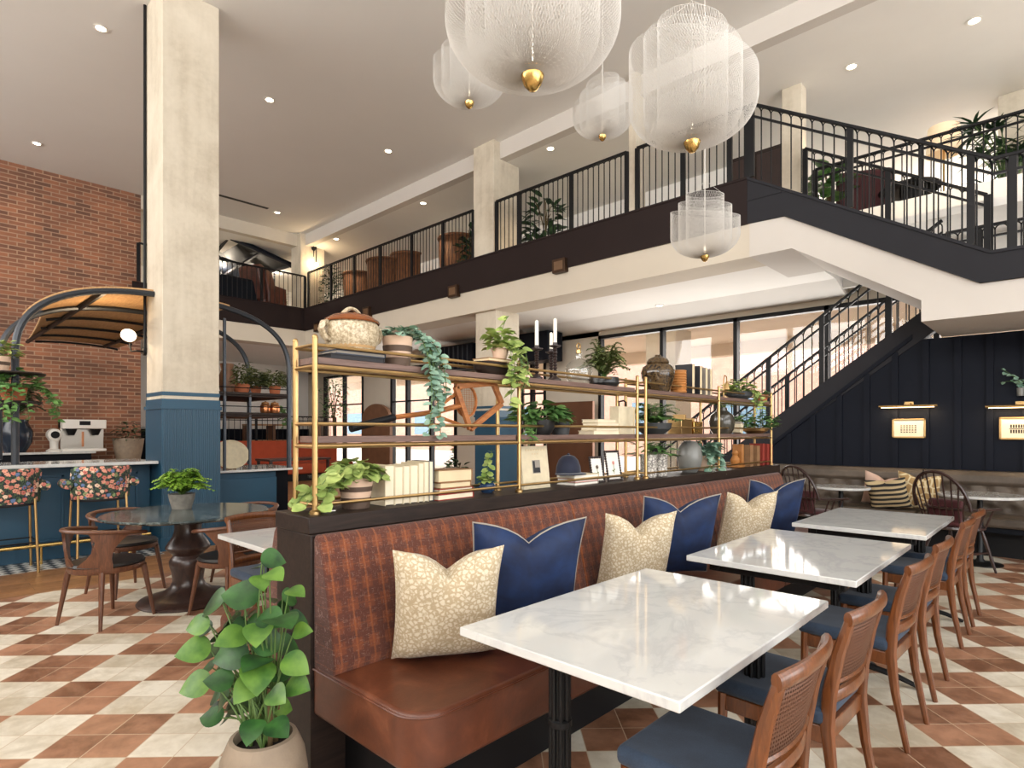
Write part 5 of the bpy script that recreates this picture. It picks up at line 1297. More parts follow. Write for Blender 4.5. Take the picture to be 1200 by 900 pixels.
def build_front_plant():
    loc = (-2.085, .915, 0)
    t = thing('potted_plant', 'tall round-leaved green plant in a pale stone pot at the end of the divider', 'plant', loc)
    MB().lathe([(.001, 0), (.10, 0), (.125, .03), (.148, .12), (.150, .20), (.14, .27), (.122, .315), (.112, .335), (.098, .338), (.094, .325), (.094, .30), (.001, .30)], 40).build('pot', 'stone_pot', t)
    MB().lathe([(.001, .305), (.093, .302)], 24, cap=False).build('soil', 'soil', t)
    L = Vector(loc); st = MB(); lv = MB(); lb = MB()
    # leaf centres as seen: x, y, size, distance offset, tone
    spots = [(305, 662, 26, .02, 0), (321, 655, 28, .0, 0), (306, 681, 26, -.05, 1), (322, 673, 26, -.08, 1), (281, 697, 42, -.02, 0), (248, 707, 40, .02, 0), (312, 700, 36, .06, 0), (347, 693, 24, -.06, 1),
             (231, 733, 27, -.02, 1), (318, 725, 32, -.05, 0), (331, 726, 42, -.10, 0), (350, 725, 26, .04, 0), (257, 741, 34, .06, 0), (271, 747, 34, -.06, 1), (302, 741, 34, -.10, 1), (226, 762, 36, -.03, 1),
             (247, 765, 30, .05, 0), (270, 768, 38, -.04, 0), (316, 752, 38, .0, 0), (354, 739, 22, -.05, 1), (299, 775, 38, -.09, 0), (347, 779, 32, -.08, 1), (228, 803, 34, -.05, 1), (256, 797, 30, -.08, 0),
             (302, 792, 40, -.12, 1), (330, 786, 36, .02, 0), (259, 821, 34, .0, 0), (288, 808, 32, -.1, 1), (348, 803, 32, -.07, 1), (324, 815, 28, -.12, 1), (332, 828, 26, .03, 1), (279, 829, 30, .05, 0),
             (295, 856, 30, -.13, 0), (326, 853, 30, -.13, 0), (247, 840, 28, .02, 0), (285, 720, 30, .08, 0), (338, 757, 34, .07, 0), (305, 822, 34, .08, 0), (240, 785, 26, .07, 0), (262, 783, 26, .09, 1)]
    for k in range(34): spots.append((rnd(238, 350), rnd(690, 850), rnd(19, 28), rnd(.0, .16), 0))
    spots = [(a, b, c * .92, d, e) for a, b, c, d, e in spots]; D0 = 2.11; stems = []
    for k in range(7):
        a = rnd(0, 6.28); stems.append(Vector((math.cos(a) * .04, math.sin(a) * .04, .30)))
    for i, (x, y, s, dd, tone) in enumerate(spots):
        p = at_d(x, y, D0 + dd) - L; W = s * D0 / FPX
        q = stems[i % 7]; out = Vector((p.x, p.y, 0)); out = out.normalized() if out.length > .01 else Vector((1, 0, 0))
        d = Vector((out.x + rnd(-.4, .4), out.y + rnd(-.4, .4), rnd(-.55, .25))); d.normalize()
        base = p - d * W * .5
        mid = Vector((q.x * .6 + base.x * .4, q.y * .6 + base.y * .4, (q.z + base.z) / 2 + .05))
        st.sweep(bez(q, mid, base, 7), [.0045 - .0022 * k / 7 for k in range(8)], 5)
        n = Vector((.45 + rnd(-.3, .3), -.35 + rnd(-.3, .3), .8 + rnd(-.35, .2)))
        (lb if tone else lv).leaf(base, d, n, W * 1.08, W * 1.1, 'heart', fold=.10, droop=.22)
    st.build('stem', 'stem_green', t)
    for k, h in ((0, .25), (2, .3), (4, .22)):
        q = stems[k]; MB().sweep([(q.x, q.y, .29), (q.x * 1.2, q.y * 1.2, .29 + h * .5), (q.x * .8, q.y * 1.4, .29 + h)], [.011, .009, .006], 7).build('trunk', 'stem', t)
    o = lv.build('foliage', 'leaf_deep', t, smooth=180); o.modifiers.new('sub', 'SUBSURF').render_levels = 1
    o = lb.build('young_foliage', 'leaf_young', t, smooth=180); o['label'] = 'lighter young leaves'; o.modifiers.new('sub', 'SUBSURF').render_levels = 1
# ------------------------------------------------------------------ pendants, downlights, sconces, picture lights
def wire_shell(R0, z0, z1, tilt, n=96, wire=.0026, seg=26, dome=False):
    """woven wire cup: round bottom, straight side, rim cut at a slant; R0 radius, rim height z1 (+- tilt)"""
    mb = MB()
    def prof(u, a):
        zr = z1 + tilt * math.cos(a) - z0
        bowl = .52
        if u < bowl:
            q = u / bowl * PI / 2; r = R0 * math.sin(q) ** .92; z = R0 * .62 * (1 - math.cos(q))
        else:
            r = R0; z = R0 * .62 + (zr - R0 * .62) * (u - bowl) / (1 - bowl)
        return max(r, .012), z + z0
    for dr in (1, -1):
        for k in range(n):
            a0 = 2 * PI * k / n; pts = []
            for i in range(seg + 1):
                u = i / seg; a = a0 + dr * u * 1.25; r, z = prof(u, a); pts.append((r * math.cos(a), r * math.sin(a), z))
            mb.sweep(pts, wire, 3, cap=False)
    rim = [];
    for i in range(64):
        a = 2 * PI * i / 64; r, z = prof(1, a); rim.append((r * math.cos(a), r * math.sin(a), z))
    mb.sweep(rim, wire * 1.3, 4, closed=True)
    return mb
def build_pendants():
    P = None
    # x, y of the brass cup, width in the picture, real diameter
    spec = [(624, 90, 204, .86, 0.3, 'biggest white wire mesh pendant, cut by the top edge of the picture'),
            (550, 118, 84, .80, 2.2, 'white wire mesh pendant hanging just left of and behind the biggest one'),
            (706, 157, 69, .70, 1.0, 'smallest looking wire mesh pendant, between the two big ones'),
            (811, 166, 145, .86, 3.6, 'large white wire mesh pendant in front of the stair head railing'),
            (826, 298, 78, .64, 2.6, 'lowest white wire mesh pendant, hanging in front of the dark gallery edge')]
    for x, y, w, dia, rz, lab in spec:
        D = dia * FPX / w; p = at_d(x, y + 4, D); s = dia / .86
        if P is None:
            t = thing('pendant_lamp', lab, 'lamp', p, rz, 'white wire mesh pendants')
            MB().lathe([(.001, -.055), (.02, -.05), (.042, -.025), (.056, .01), (.062, .05), (.001, .05)], 28).build('brass_cup', 'brass_bright', t)
            wire_shell(.43, .02, .56, .12, 150, .0011).build('outer_mesh', 'wire', t, smooth=0)
            wire_shell(.33, .02, .69, .08, 116, .0011).build('middle_mesh', 'wire', t, smooth=0)
            wire_shell(.235, .02, .82, .05, 84, .0011).build('inner_mesh', 'wire', t, smooth=0)
            MB().lathe([(.001, .055), (.028, .055), (.028, .066), (.001, .068)], 16).build('lamp_bulb', 'bulb_soft', t)
            c = MB()
            for k in range(3):
                a = k * 2.1; c.sweep([(0, 0, 1.0), (.235 * math.cos(a), .235 * math.sin(a), .82 + .05 * math.cos(a))], .0016, 4)
            c.build('suspension_wire', 'cable', t)
            P = t
        else:
            t = dup(P, p, rz, lab, s)
        point((p.x, p.y, p.z + .12 * s), E_PEND, (1, .86, .68), .03)
        cb = MB().sweep([(0, 0, .05), (0, 0, (ZC - p.z) / s)], .0042 / s, 6).build('cable', 'cable', t)
        rose = MB().lathe([(.001, (ZC - p.z) / s - .02), (.06, (ZC - p.z) / s - .02), (.06, (ZC - p.z) / s)], 16).build('ceiling_rose', 'brass', t)

def spot(loc, e, c=(1, .78, .52), ang=95, rad=.04, blend=.6):
    l = bpy.data.lights.new('downlight_beam', 'SPOT'); l.energy = e; l.color = c; l.spot_size = R(ang); l.spot_blend = blend; l.shadow_soft_size = rad
    o = bpy.data.objects.new('downlight_beam', l); COL.objects.link(o); o.location = loc; return o
def point(loc, e, c=(1, .72, .42), rad=.03):
    l = bpy.data.lights.new('lamp_light', 'POINT'); l.energy = e; l.color = c; l.shadow_soft_size = rad
    o = bpy.data.objects.new('lamp_light', l); COL.objects.link(o); o.location = loc; return o
def area(loc, rot, sx, sy, e, c):
    l = bpy.data.lights.new('area_light', 'AREA'); l.shape = 'RECTANGLE'; l.size = sx; l.size_y = sy; l.energy = e; l.color = c
    o = bpy.data.objects.new('area_light', l); COL.objects.link(o); o.location = loc; o.rotation_euler = rot; return o

def build_lamps():
    dl = [(118, 33, ZC, 'recessed ceiling light nearest the top left corner'), (316, 117, ZC, 'recessed ceiling light right of the tall concrete column, upper one'), (455, 177, ZC, 'recessed ceiling light of the hall closest to the ceiling step'),
          (43, 168, ZC, 'recessed ceiling light above the brick wall'), (325, 249, ZC, 'recessed ceiling light above the far left gallery'),
          (645, 174, ZU, 'recessed gallery ceiling light beside the wide concrete column'), (496, 238, ZU, 'recessed gallery ceiling light left of the wide concrete column'), (394, 280, ZU, 'recessed gallery ceiling light nearest the lit sconce'),
          (998, 78, ZU, 'recessed ceiling light above the stair head'), (1142, 24, ZU, 'recessed ceiling light nearest the top right corner'), (773, 358, ZL, 'recessed light in the ceiling under the gallery')]
    base = None
    for x, y, z, lab in dl:
        p = on_z(x, y, z)
        if base is None:
            t = thing('downlight', lab, 'ceiling light', (p.x, p.y, z), 0, 'recessed downlights')
            MB().lathe([(.058, -.001), (.085, -.002), (.088, -.008), (.066, -.010), (.056, -.004)], 24, cap=False).build('trim_ring', 'white_metal', t)
            MB().lathe([(.001, -.003), (.058, -.003)], 24, cap=False).build('lamp_face', 'lamp_disc', t, smooth=0); base = t
        else: t = dup(base, (p.x, p.y, z), 0, lab)
        spot((p.x, p.y, z - .03), {ZC: E_SPOT, ZU: E_SPOT * 3.2, ZL: 40}[z])
    # wall sconces
    def tube_sconce(lab, x, y, z, rz):
        t = thing('wall_sconce', lab, 'sconce', (x, y, z), rz)
        MB().lathe([(.001, 0), (.06, 0), (.06, .02), (.03, .04), (.03, .1), (.001, .1)], 16, Matrix.Rotation(R(90), 4, 'Y')).build('back_plate', 'black_metal', t)
        MB().sweep([(.09, -.04, -.25), (.09, -.04, .38)], .012, 8).sweep([(.09, .04, -.38), (.09, .04, .25)], .012, 8).build('stem', 'black_metal', t)
        for s, yy, zz in ((1, -.04, .38), (-1, .04, -.38)): MB().ball((.09, yy, zz + s * .06), .05, 12, 8).build('bulb', 'bulb', t)
    p = on_x(368, 291, -14.95)
    tube_sconce('black two-bulb wall sconce glowing on the far gallery column', -14.985, p.y, p.z, 0)
    point((-14.75, p.y, p.z + .45), 28, rad=.05); point((-14.75, p.y, p.z - .45), 28, rad=.05)
    # globe sconce on the near side of the tall column
    p = on_y(169, 412, 2.2)
    t = thing('wall_sconce', 'black sconce with round glass shades on the left face of the tall column', 'sconce', (p.x, 2.22, p.z))
    MB().lathe([(.001, 0), (.05, 0), (.05, .03), (.001, .035)], 16, Matrix.Rotation(R(90), 4, 'X')).sweep([(0, 0, 0), (0, -.1, 0), (-.09, -.14, .0), (-.15, -.14, .1)], .012, 8).build('arm', 'black_metal', t)
    MB().lathe([(.001, -.01), (.085, -.008), (.085, .008), (.001, .01)], 20, Matrix.Translation((-.12, -.16, .2)) @ Matrix.Rotation(R(70), 4, 'Y')).build('glass_shade', 'globe', t)
    MB().ball((-.04, -.16, .17), .028).build('bulb', 'bulb', t)
    point((-8.9, 1.9, p.z + .2), 30)
    cz = MB().sweep([(p.x + .03, 2.2, p.z + .0), (p.x + .03, 2.2, ZC)], .018, 8)
    solo(cz, 'conduit', 'black_metal', 'black conduit running down the tall column to the sconce', 'pipe')
    p = on_x(263, 402, -8.5)
    t = thing('wall_sconce', 'glowing sconce half hidden behind the right edge of the tall column', 'sconce', (-8.45, 2.87, p.z))
    MB().sweep([(0, 0, 0), (0, .1, 0), (-.02, .16, .08)], .012, 8).build('arm', 'black_metal', t)
    MB().lathe([(.001, -.01), (.085, -.008), (.085, .008), (.001, .01)], 20, Matrix.Translation((0, .13, .09)) @ Matrix.Rotation(R(70), 4, 'X')).build('glass_shade', 'globe', t)
    # picture lights and framed prints on the navy wall
    for i, (xc, lab) in enumerate(((1064, 'left'), (1196, 'right'))):
        p = on_y(xc, 476, YW - .1); q = on_y(xc + 1.5, 502, YW)
        t = thing('picture_light', 'brass picture light above the %s small framed print on the navy wall' % lab, 'lamp', (p.x, YW - .022, p.z), 0, 'brass picture lights')
        MB().sweep([(-.31, -.13, .0), (.31, -.13, .0)], .016, 10).build('lamp_tube', 'brass', t)
        MB().box(-.05, .05, -.02, .0, -.0, .06).box(-.035, .035, -.13, 0, .015, .04).build('bracket', 'brass', t, bevel=.004)
        MB().box(-.28, .28, -.142, -.118, -.019, -.012).build('diffuser', 'bulb_strip', t)
        l = area((p.x, YW - .16, p.z - .03), (R(28), 0, 0), .55, .03, 4, (1, .70, .38))
        w, h = (.36, .245) if i == 0 else (.40, .26)
        f = thing('framed_print', 'small gilt framed print under the %s brass picture light' % lab, 'picture', (q.x, YW - .022, q.z - h / 2), 0, 'gilt framed prints')
        fr = MB().box(-w / 2, w / 2, -.025, 0, 0, .02).box(-w / 2, w / 2, -.025, 0, h - .02, h).box(-w / 2, -w / 2 + .02, -.025, 0, 0, h).box(w / 2 - .02, w / 2, -.025, 0, 0, h).build('frame', 'brass', f, bevel=.003)
        MB().box(-w / 2 + .015, w / 2 - .015, -.014, -.008, .015, h - .015).build('mount', 'art_print', f, smooth=0)
        ar = MB()
        if i == 0:
            for a in range(6):
                for b in range(4):
                    x = -.078 + a * .03; z = .075 + b * .027
                    ar.cbox((x, -.0155, z), (.021, .002, .006), ry=R(40)).cbox((x, -.0155, z), (.021, .002, .006), ry=R(-40))
        else:
            for a in range(9): ar.box(-.1 + a * .023, -.085 + a * .023, -.016, -.014, .075, .115).box(-.1 + a * .023, -.085 + a * .023, -.016, -.014, .135, .175)
            ar.box(-.11, .12, -.016, -.014, .121, .129)
        ar.build('print', 'art_ink', f, smooth=0)
    p = on_y(1187, 468, YW - .35)
    lv = MB(); st = MB()
    for i in range(7):
        a = rnd(0, 6.28); strand(st, lv, bez((0, 0, .1), (0, 0, .2), (math.cos(a) * .18, math.sin(a) * .1, rnd(.15, .34)), 5), .05, .045, 'round', step=.06)
    potted('vase_of_stems', 'pale leafy stems in a small vase at the right edge of the navy wall', 'plant', (p.x + .05, YW - .07, p.z + .05), pot_mesh(.03, .035, .09), 'grey_glaze', 'leaf_euca', lv, st, potname='vase')
    # bronze boxes on the gallery edge
    for x, y, lab in ((655, 312, 'rightmost of the bronze boxes under the gallery edge'), (530.5, 342, 'middle of the bronze boxes under the gallery edge'), (429, 366, 'bronze box under the gallery edge above the stoneware crock'), (371, 384, 'leftmost bronze box under the gallery edge, near its corner')):
        p = on_y(x, y, 7.45); t = thing('wall_box', lab, 'wall light', (p.x, 7.50, p.z - .1), 0, 'bronze boxes along the gallery edge')
        w = .13
        MB().box(-w, w, -.07, .034, 0, .22).build('housing', 'bronze', t, bevel=.006); MB().box(-w + .04, w - .04, -.072, -.066, .04, .18).build('lens', 'walnut_box', t, bevel=.003)
    # slim black air slot in the ceiling
    p = on_z(284, 236, ZC); solo(MB().box(-.6, .6, -.05, .05, -.006, 0), 'air_slot', 'black_metal', 'narrow black air slot in the hall ceiling right of the tall column', 'vent', (p.x, p.y, ZC - .001), R(90))
# ------------------------------------------------------------------ tufted bench, windsor chairs, round tables
def build_bench():
    x0, x1 = -3.9, 3.0
    b = thing('tufted_bench', 'long grey brown tufted leather bench along the navy stair wall', 'bench', (0, YW, 0))
    cuts = [x0, -1.36, 1.2, x1]
    for a, c in zip(cuts[:-1], cuts[1:]):
        MB().prism([(-.03, .78), (-.20, .78), (-.235, .82), (-.23, .9), (-.18, .945), (-.08, .95), (-.03, .93)], a + .004, c - .004, 'x').build('top_roll', 'bench_hide', b, bevel=.012)
        nx = max(2, int((c - a) / .028)); nz = 14; vs = []; fs = []
        for i in range(nx + 1):
            for j in range(nz + 1):
                x = a + .005 + (c - a - .01) * i / nx; z = .46 + .325 * j / nz
                d = 0
                for rr in range(3):
                    zb = .535 + rr * .10; xo = (x - (0 if rr % 2 else .105)) / .21; dx = (xo - round(xo)) * .21; d += .05 * math.exp(-((dx / .04) ** 2 + ((z - zb) / .032) ** 2))
                vs.append((x, -.20 + d - .02 * math.sin(PI * j / nz), z))
        for i in range(nx):
            for j in range(nz): k = i * (nz + 1) + j; fs.append((k, k + nz + 1, k + nz + 2, k + 1))
        o = MB().add(vs, fs).build('tufted_back', 'bench_hide', b, smooth=180)
        bt = MB(); m = int((x1 - x0) / .21) + 4
        for rr in range(3):
            for k in range(-40, 40):
                x = k * .21 + (0 if rr % 2 else .105)
                if a + .05 < x < c - .05: bt.ball((x, -.166, .535 + rr * .10), .012, 8, 5)
        bt.build('button', 'bench_hide', b)
        MB().box(a + .004, c - .004, -.66, -.17, .36, .47).build('seat', 'bench_hide', b, bevel=.035, seg=3)
    MB().box(x0, x1, -.03, -.021, .0, .93).box(x0, x1, -.34, -.02, 0, .36).build('plinth', 'black_plastic', b)
    MB().box(x0, x1, -.60, -.25, .30, .36).build('seat_rail', 'navy_dark', b)
    def bistro(x, y, r, lab):
        t = thing('bistro_table', lab, 'table', (x, y, 0), 0, 'round marble bistro tables')
        MB().lathe([(.001, .715), (r - .008, .715), (r, .722), (r, .738), (r - .006, .744), (.001, .744)], 44).build('tabletop', 'white_marble', t)
        MB().lathe([(.2, 0), (.2, .012), (.05, .03), (.03, .06), (.027, .69), (.12, .7), (.12, .715), (.001, .715)], 20).build('pedestal', 'iron', t)
    bistro(-2.08, 8.02, .32, 'round marble bistro table left of the striped cushion')
    bistro(-.74, 8.02, .38, 'round marble bistro table at the right, below the second picture light')
    pillow('striped black and tan cushion on the grey tufted bench', 'stripe_cloth', (-1.62, YW - .55, .475), .44, .40, .15, R(-90), R(20), R(-8), .3, seed=11)
    pillow('patterned gold cushion next to the striped one on the tufted bench', 'ogee_cloth', (-1.40, YW - .40, .475), .44, .46, .15, R(-84), R(14), R(6), .6, seed=12)
    pillow('blush cushion mostly hidden behind the striped cushion', 'blush_cloth', (-1.78, YW - .36, .475), .44, .43, .14, R(-95), R(12), R(10), .6, seed=13)
    def windsor(lab):
        t = thing('windsor_chair', lab, 'chair', (0, 0, 0), 0, 'dark windsor armchairs')
        hoop = [];
        for i in range(25):
            a = PI * i / 24; yy = -.21 - .055 * math.sin(a); hoop.append((.275 * math.cos(a), -.20 - .13 * math.sin(a) ** .8, .64 + .37 * math.sin(a) ** .8))
        MB().sweep(hoop, .016, 8).build('hoop', 'dark_wood', t)
        arm = []
        for i in range(25):
            a = R(-20 - 0) + (PI + R(40)) * i / 24; arm.append((.29 * math.cos(a), .10 - .33 * max(math.sin(a), 0) ** .8 if math.sin(a) > 0 else .10 + .14 * -math.sin(a) * 2, .645))
        MB().sweep(arm, [(.026, .013)] * 25, 8, up=(0, 0, 1)).build('arm_rail', 'dark_wood', t)
        sp = MB()
        for i in range(9):
            q = i / 8; a = PI * (.12 + .76 * q); x = .275 * math.cos(a)
            top = (x, -.20 - .13 * math.sin(a) ** .8, .64 + .37 * math.sin(a) ** .8); bot = (x * .72, -.16 - .03 * math.sin(a), .45)
            sp.sweep([bot, ((bot[0] + top[0]) / 2, (bot[1] + top[1]) / 2 - .01, (bot[2] + top[2]) / 2), top], .0075, 6)
        sp.build('back_spindle', 'dark_wood', t); sp = MB()
        for s in (-1, 1):
            for yy in (.12, .02, -.06): MB().sweep([(.2 * s, yy - .01, .45), (.272 * s, yy, .64)], .009, 6).build('arm_spindle', 'dark_wood', t)
        MB().lathe([(.001, .425), (.22, .425), (.245, .44), (.24, .46), (.18, .455), (.001, .45)], 28, sx=1, sy=.92).build('seat', 'dark_wood', t)
        MB().lathe([(.001, .452), (.20, .455), (.21, .475), (.18, .495), (.001, .498)], 24, sx=1, sy=.92).build('seat_cushion', 'maroon_cloth', t)
        MB().cbox((0, -.17, .60), (.34, .05, .26), rx=R(-8)).build('back_cushion', 'maroon_cloth', t, bevel=.022)
        for sx in (-1, 1):
            for sy in (-1, 1):
                a, b = Vector((.15 * sx, .13 * sy, .43)), Vector((.23 * sx, .22 * sy, 0)); n = 10
                MB().sweep([a + (b - a) * i / n for i in range(n + 1)], [.013, .015, .018, .020, .016, .018, .013, .017, .014, .012, .009], 8).build('leg', 'dark_wood', t)
        st = MB()
        for sx in (-1, 1): st.sweep([(.19 * sx, .18, .2), (.19 * sx, 0, .2), (.19 * sx, -.18, .2)], [.008, .014, .008], 8)
        st.sweep([(.19, 0, .2), (0, 0, .2), (-.19, 0, .2)], [.008, .014, .008], 8).build('stretcher', 'dark_wood', t)
        return t
    w = windsor('dark windsor armchair behind the end of the orange banquette')
    w.location = (-2.22, 7.50, 0); w.rotation_euler = (0, 0, R(-30))
    dup(w, (-.88, 7.50, 0), R(-28), 'dark windsor armchair in front of the right bistro table')

# ------------------------------------------------------------------ gallery furniture
def build_gallery():
    ZG = 4.45
    def tub(lab, px, py_top, Y, r, h, mat='basket'):
        p = on_y(px, py_top, Y); t = thing('tub_chair', lab, 'chair', (p.x, Y, ZG), rnd(-.3, .3), 'woven tub chairs on the gallery')
        h = max(.7, p.z - ZG); vs = MB(); n = 22
        pts = [(r * math.cos(R(-200 + 220 * i / n)), r * math.sin(R(-200 + 220 * i / n))) for i in range(n + 1)]
        v = []; f = []
        for z, k in ((.12, .86), (.4, .95), (h - .03, 1.02)):
            for x, y in pts: v.append((x * k, y * k, z))
        m = n + 1
        for i in range(2):
            for j in range(n): a = i * m + j; f.append((a, a + 1, a + m + 1, a + m))
        o = MB().add(v, f).build('shell', mat, t, smooth=180); s = o.modifiers.new('thick', 'SOLIDIFY'); s.thickness = .045
        MB().sweep([(x * 1.02, y * 1.02, h - .02) for x, y in pts], .035, 8).build('rim', mat, t)
        MB().lathe([(.001, .3), (r * .88, .3), (r * .92, .36), (r * .85, .43), (.001, .45)], 20).build('seat', 'dark_cloth', t)
        for a in (45, 135, 225, 315): MB().sweep([(r * .7 * math.cos(R(a)), r * .7 * math.sin(R(a)), 0), (r * .65 * math.cos(R(a)), r * .65 * math.sin(R(a)), .3)], .025, 8).build('leg', 'plank_wood', t)
    tub('woven tub chair on the gallery closest to the wide concrete column', 537, 280, 8.7, .42, .85)
    tub('woven tub chair on the gallery, second from the wide concrete column', 479, 300, 8.9, .42, .85)
    tub('woven tub chair on the gallery in the middle of the long railing', 452, 307, 8.5, .45, .85)
    tub('woven tub chair on the gallery beside the leafy tree at the corner', 421, 322, 8.8, .42, .85)
    for px, py, lab in ((500, 303, 'dark round side table between woven chairs on the gallery'), (431, 328, 'dark low side table near the corner of the gallery')):
        p = on_y(px, py, 9.2); t = thing('side_table', lab, 'table', (p.x, 9.2, ZG)); MB().lathe([(.001, .70), (.4, .70), (.4, .75), (.001, .76)], 20).build('tabletop', 'black_plastic', t); MB().lathe([(.25, 0), (.2, .03), (.1, .06), (.08, .7)], 16).build('pedestal', 'black_plastic', t)
    p = on_y(470, 290, 10.5); t = thing('sofa', 'burnt orange sofa against the gallery wall', 'sofa', (p.x, 10.4, ZG))
    MB().box(-1.6, 1.6, -.5, .1, .2, .5).build('seat', 'orange_cloth', t, bevel=.04); MB().box(-1.5, 1.5, -.4, .3, 0, .2).build('base', 'black_plastic', t); MB().box(-1.6, 1.6, .1, .35, .2, 1.15).build('backrest', 'orange_cloth', t, bevel=.05)
    # trees
    def tree(lab, px, py, Y, rad, hh, mat, base, kind='oval', L=.2, W=.1, n=160, potm='black_clay', potr=.2):
        p = on_y(px, py, Y); lv = MB(); st = MB(); H = p.z - base
        bush_leaves(lv, (0, 0, max(.25, H - hh)), rad, hh, n, L, W, kind, up=.9); bush_stems(st, (0, 0, .3), rad * .7, H - .3, 7, .012)
        return potted('potted_tree', lab, 'plant', (p.x, Y, base), pot_mesh(potr * .8, potr, .36), potm, mat, lv, st, stemmat='stem')
    tree('leafy potted tree at the far corner of the gallery', 389, 302, 8.15, .34, 1.2, 'leaf_dark', ZG, L=.12, W=.05, n=260)
    tree('rubber plant behind the gallery railing right of the wide concrete column', 639, 228, 8.6, .36, 1.4, 'leaf_dark', ZG, L=.26, W=.12, n=120)
    tree('small leafy plant on a gallery table behind the woven tub chairs', 462, 298, 9.6, .22, .5, 'leaf_dark', ZG, L=.15, W=.06, n=60)
    tree('dark plant partly hidden by the left edge of the wide concrete column', 553, 262, 8.3, .3, 1.0, 'leaf_dark', ZG, L=.2, W=.1, n=80)
    # far left gallery
    p = on_x(312, 312, -15.4); t = thing('wing_chair', 'brown leather wing chair behind the far left gallery railing', 'chair', (-15.35, p.y - .05, ZG), R(200))
    MB().box(-.36, .36, -.32, .36, .22, .5).build('seat', 'wing_leather', t, bevel=.05)
    MB().prism([(.22, .3), (.40, .3), (.56, 1.12), (.50, 1.2), (.36, 1.16)], -.36, .36, 'x').build('backrest', 'wing_leather', t, bevel=.05, seg=3)
    for s in (-1, 1):
        MB().prism([(.3, .5), (.42, 1.1), (.2, 1.02), (.08, .72), (-.3, .7), (-.32, .25), (.3, .25)], s * .36, s * .44, 'x').build('wing', 'wing_leather', t, bevel=.025)
        for q in (-.28, .3): MB().sweep([(.32 * s, q, 0), (.32 * s, q, .24)], [.02, .03], 8).build('leg', 'dark_wood', t)
    p = on_x(270, 330, -15.4); t = thing('armchair', 'low dark armchair behind the far left gallery railing, beside the tall column', 'chair', (-15.5, p.y, ZG))
    MB().box(-.4, .4, -.75, .6, .2, .55).build('seat', 'navy_dark', t, bevel=.06); MB().box(-.4, .3, -.65, .5, 0, .2).build('base', 'black_plastic', t); MB().box(-.5, -.3, -.75, .6, .2, .86).box(.2, .42, -.75, .6, .2, .82).build('backrest', 'navy_dark', t, bevel=.08)
    tree('small fern on the far left gallery floor by the railing corner', 323, 336, 7.1, .25, .4, 'leaf_mid', ZG, 'blade', L=.2, W=.05, n=60)
    c = thing('wall_canopy', 'dark navy slatted canopy above the far left gallery', 'canopy', (-17.0, 6.2, 5.9))
    O = Vector((-17.0, 6.2, 5.9))
    T, Rr, B, Lf = [q - O for q in (on_x(225, 256, -15.9), on_x(343, 311, -15.9), on_x(288, 327, -18.6), on_x(205, 312, -18.6))]
    def slab(a, b, cc, d, th): n = (b - a).cross(d - a).normalized() * th; return MB().add([a, b, cc, d, a + n, b + n, cc + n, d + n], [(0, 1, 2, 3), (4, 7, 6, 5), (0, 4, 5, 1), (1, 5, 6, 2), (2, 6, 7, 3), (3, 7, 4, 0)])
    slab(T, Rr, B, Lf, .07).build('panel', 'navy_dark', c, smooth=0)
    bm = MB()
    for k in (.02, .34, .66, .98): bm.bar(T.lerp(Rr, k) - Vector((0, 0, .03)), Lf.lerp(B, k) - Vector((0, 0, .03)), .06)
    for k in (.02, .5, .98): bm.bar(T.lerp(Lf, k) - Vector((0, 0, .03)), Rr.lerp(B, k) - Vector((0, 0, .03)), .06)
    bm.build('rib', 'stringer', c)
    MB().bar(Lf, (Lf.x, Lf.y, 4.45 - O.z), .1).bar(B, (B.x, B.y, 4.45 - O.z), .1).build('post', 'navy_dark', c)
    # small lights on the far left gallery wall
    for i, (px, py) in enumerate(((259, 312), (290, 325), (321, 313))):
        p = on_x(px, py, -18.3); t = thing('globe_lamp', ['glowing globe lamp beside the tall column on the far left gallery', 'glowing globe lamp left of the wing chair', 'glowing globe lamp above the wing chair'][i], 'lamp', (-18.3, p.y, ZG), 0, 'globe lamps of the far left gallery')
        MB().lathe([(.14, 0), (.14, .02), (.015, .04), (.015, p.z - ZG - .06), (.001, p.z - ZG - .06)], 12).build('stand', 'black_metal', t); MB().ball((0, 0, p.z - ZG), .07).build('globe', 'bulb', t); point((-18.1, p.y, p.z - .2), 100, (1, .85, .66))
    # stair head: cabinet, armchair, plants, lamp, round table, palm
    p = on_y(884, 163, 8.9); t = thing('cabinet', 'dark wooden cabinet at the head of the stair', 'cabinet', (p.x - .1, 9.6, ZG))
    MB().box(-.45, .35, -.25, .25, 0, p.z - ZG + .02).build('body', 'ebony', t, bevel=.01); MB().box(-.43, -.06, -.262, -.25, .06, p.z - ZG - .05).build('door', 'dark_wood', t, bevel=.006); MB().box(-.04, .33, -.262, -.25, .06, p.z - ZG - .05).build('door', 'dark_wood', t, bevel=.006)
    p = on_y(1005, 208, 11.6); t = thing('armchair', 'dark red velvet armchair beyond the stair railing', 'chair', (p.x, 11.7, ZG), R(25))
    MB().box(-.42, .42, -.4, .4, .2, .5).build('seat', 'maroon_cloth', t, bevel=.06); MB().box(-.36, .36, -.36, .34, 0, .2).build('base', 'dark_wood', t); MB().box(-.42, .42, -.45, -.25, .2, p.z - ZG).build('backrest', 'maroon_cloth', t, bevel=.07)
    for s in (-.42, .42): MB().box(s - .09, s + .09, -.42, .36, .2, .72).build('armrest', 'maroon_cloth', t, bevel=.05)
    p = on_y(1066, 220, 11.4); t = thing('round_table', 'dark round table between the red armchair and the sofa upstairs', 'table', (p.x, 11.4, ZG))
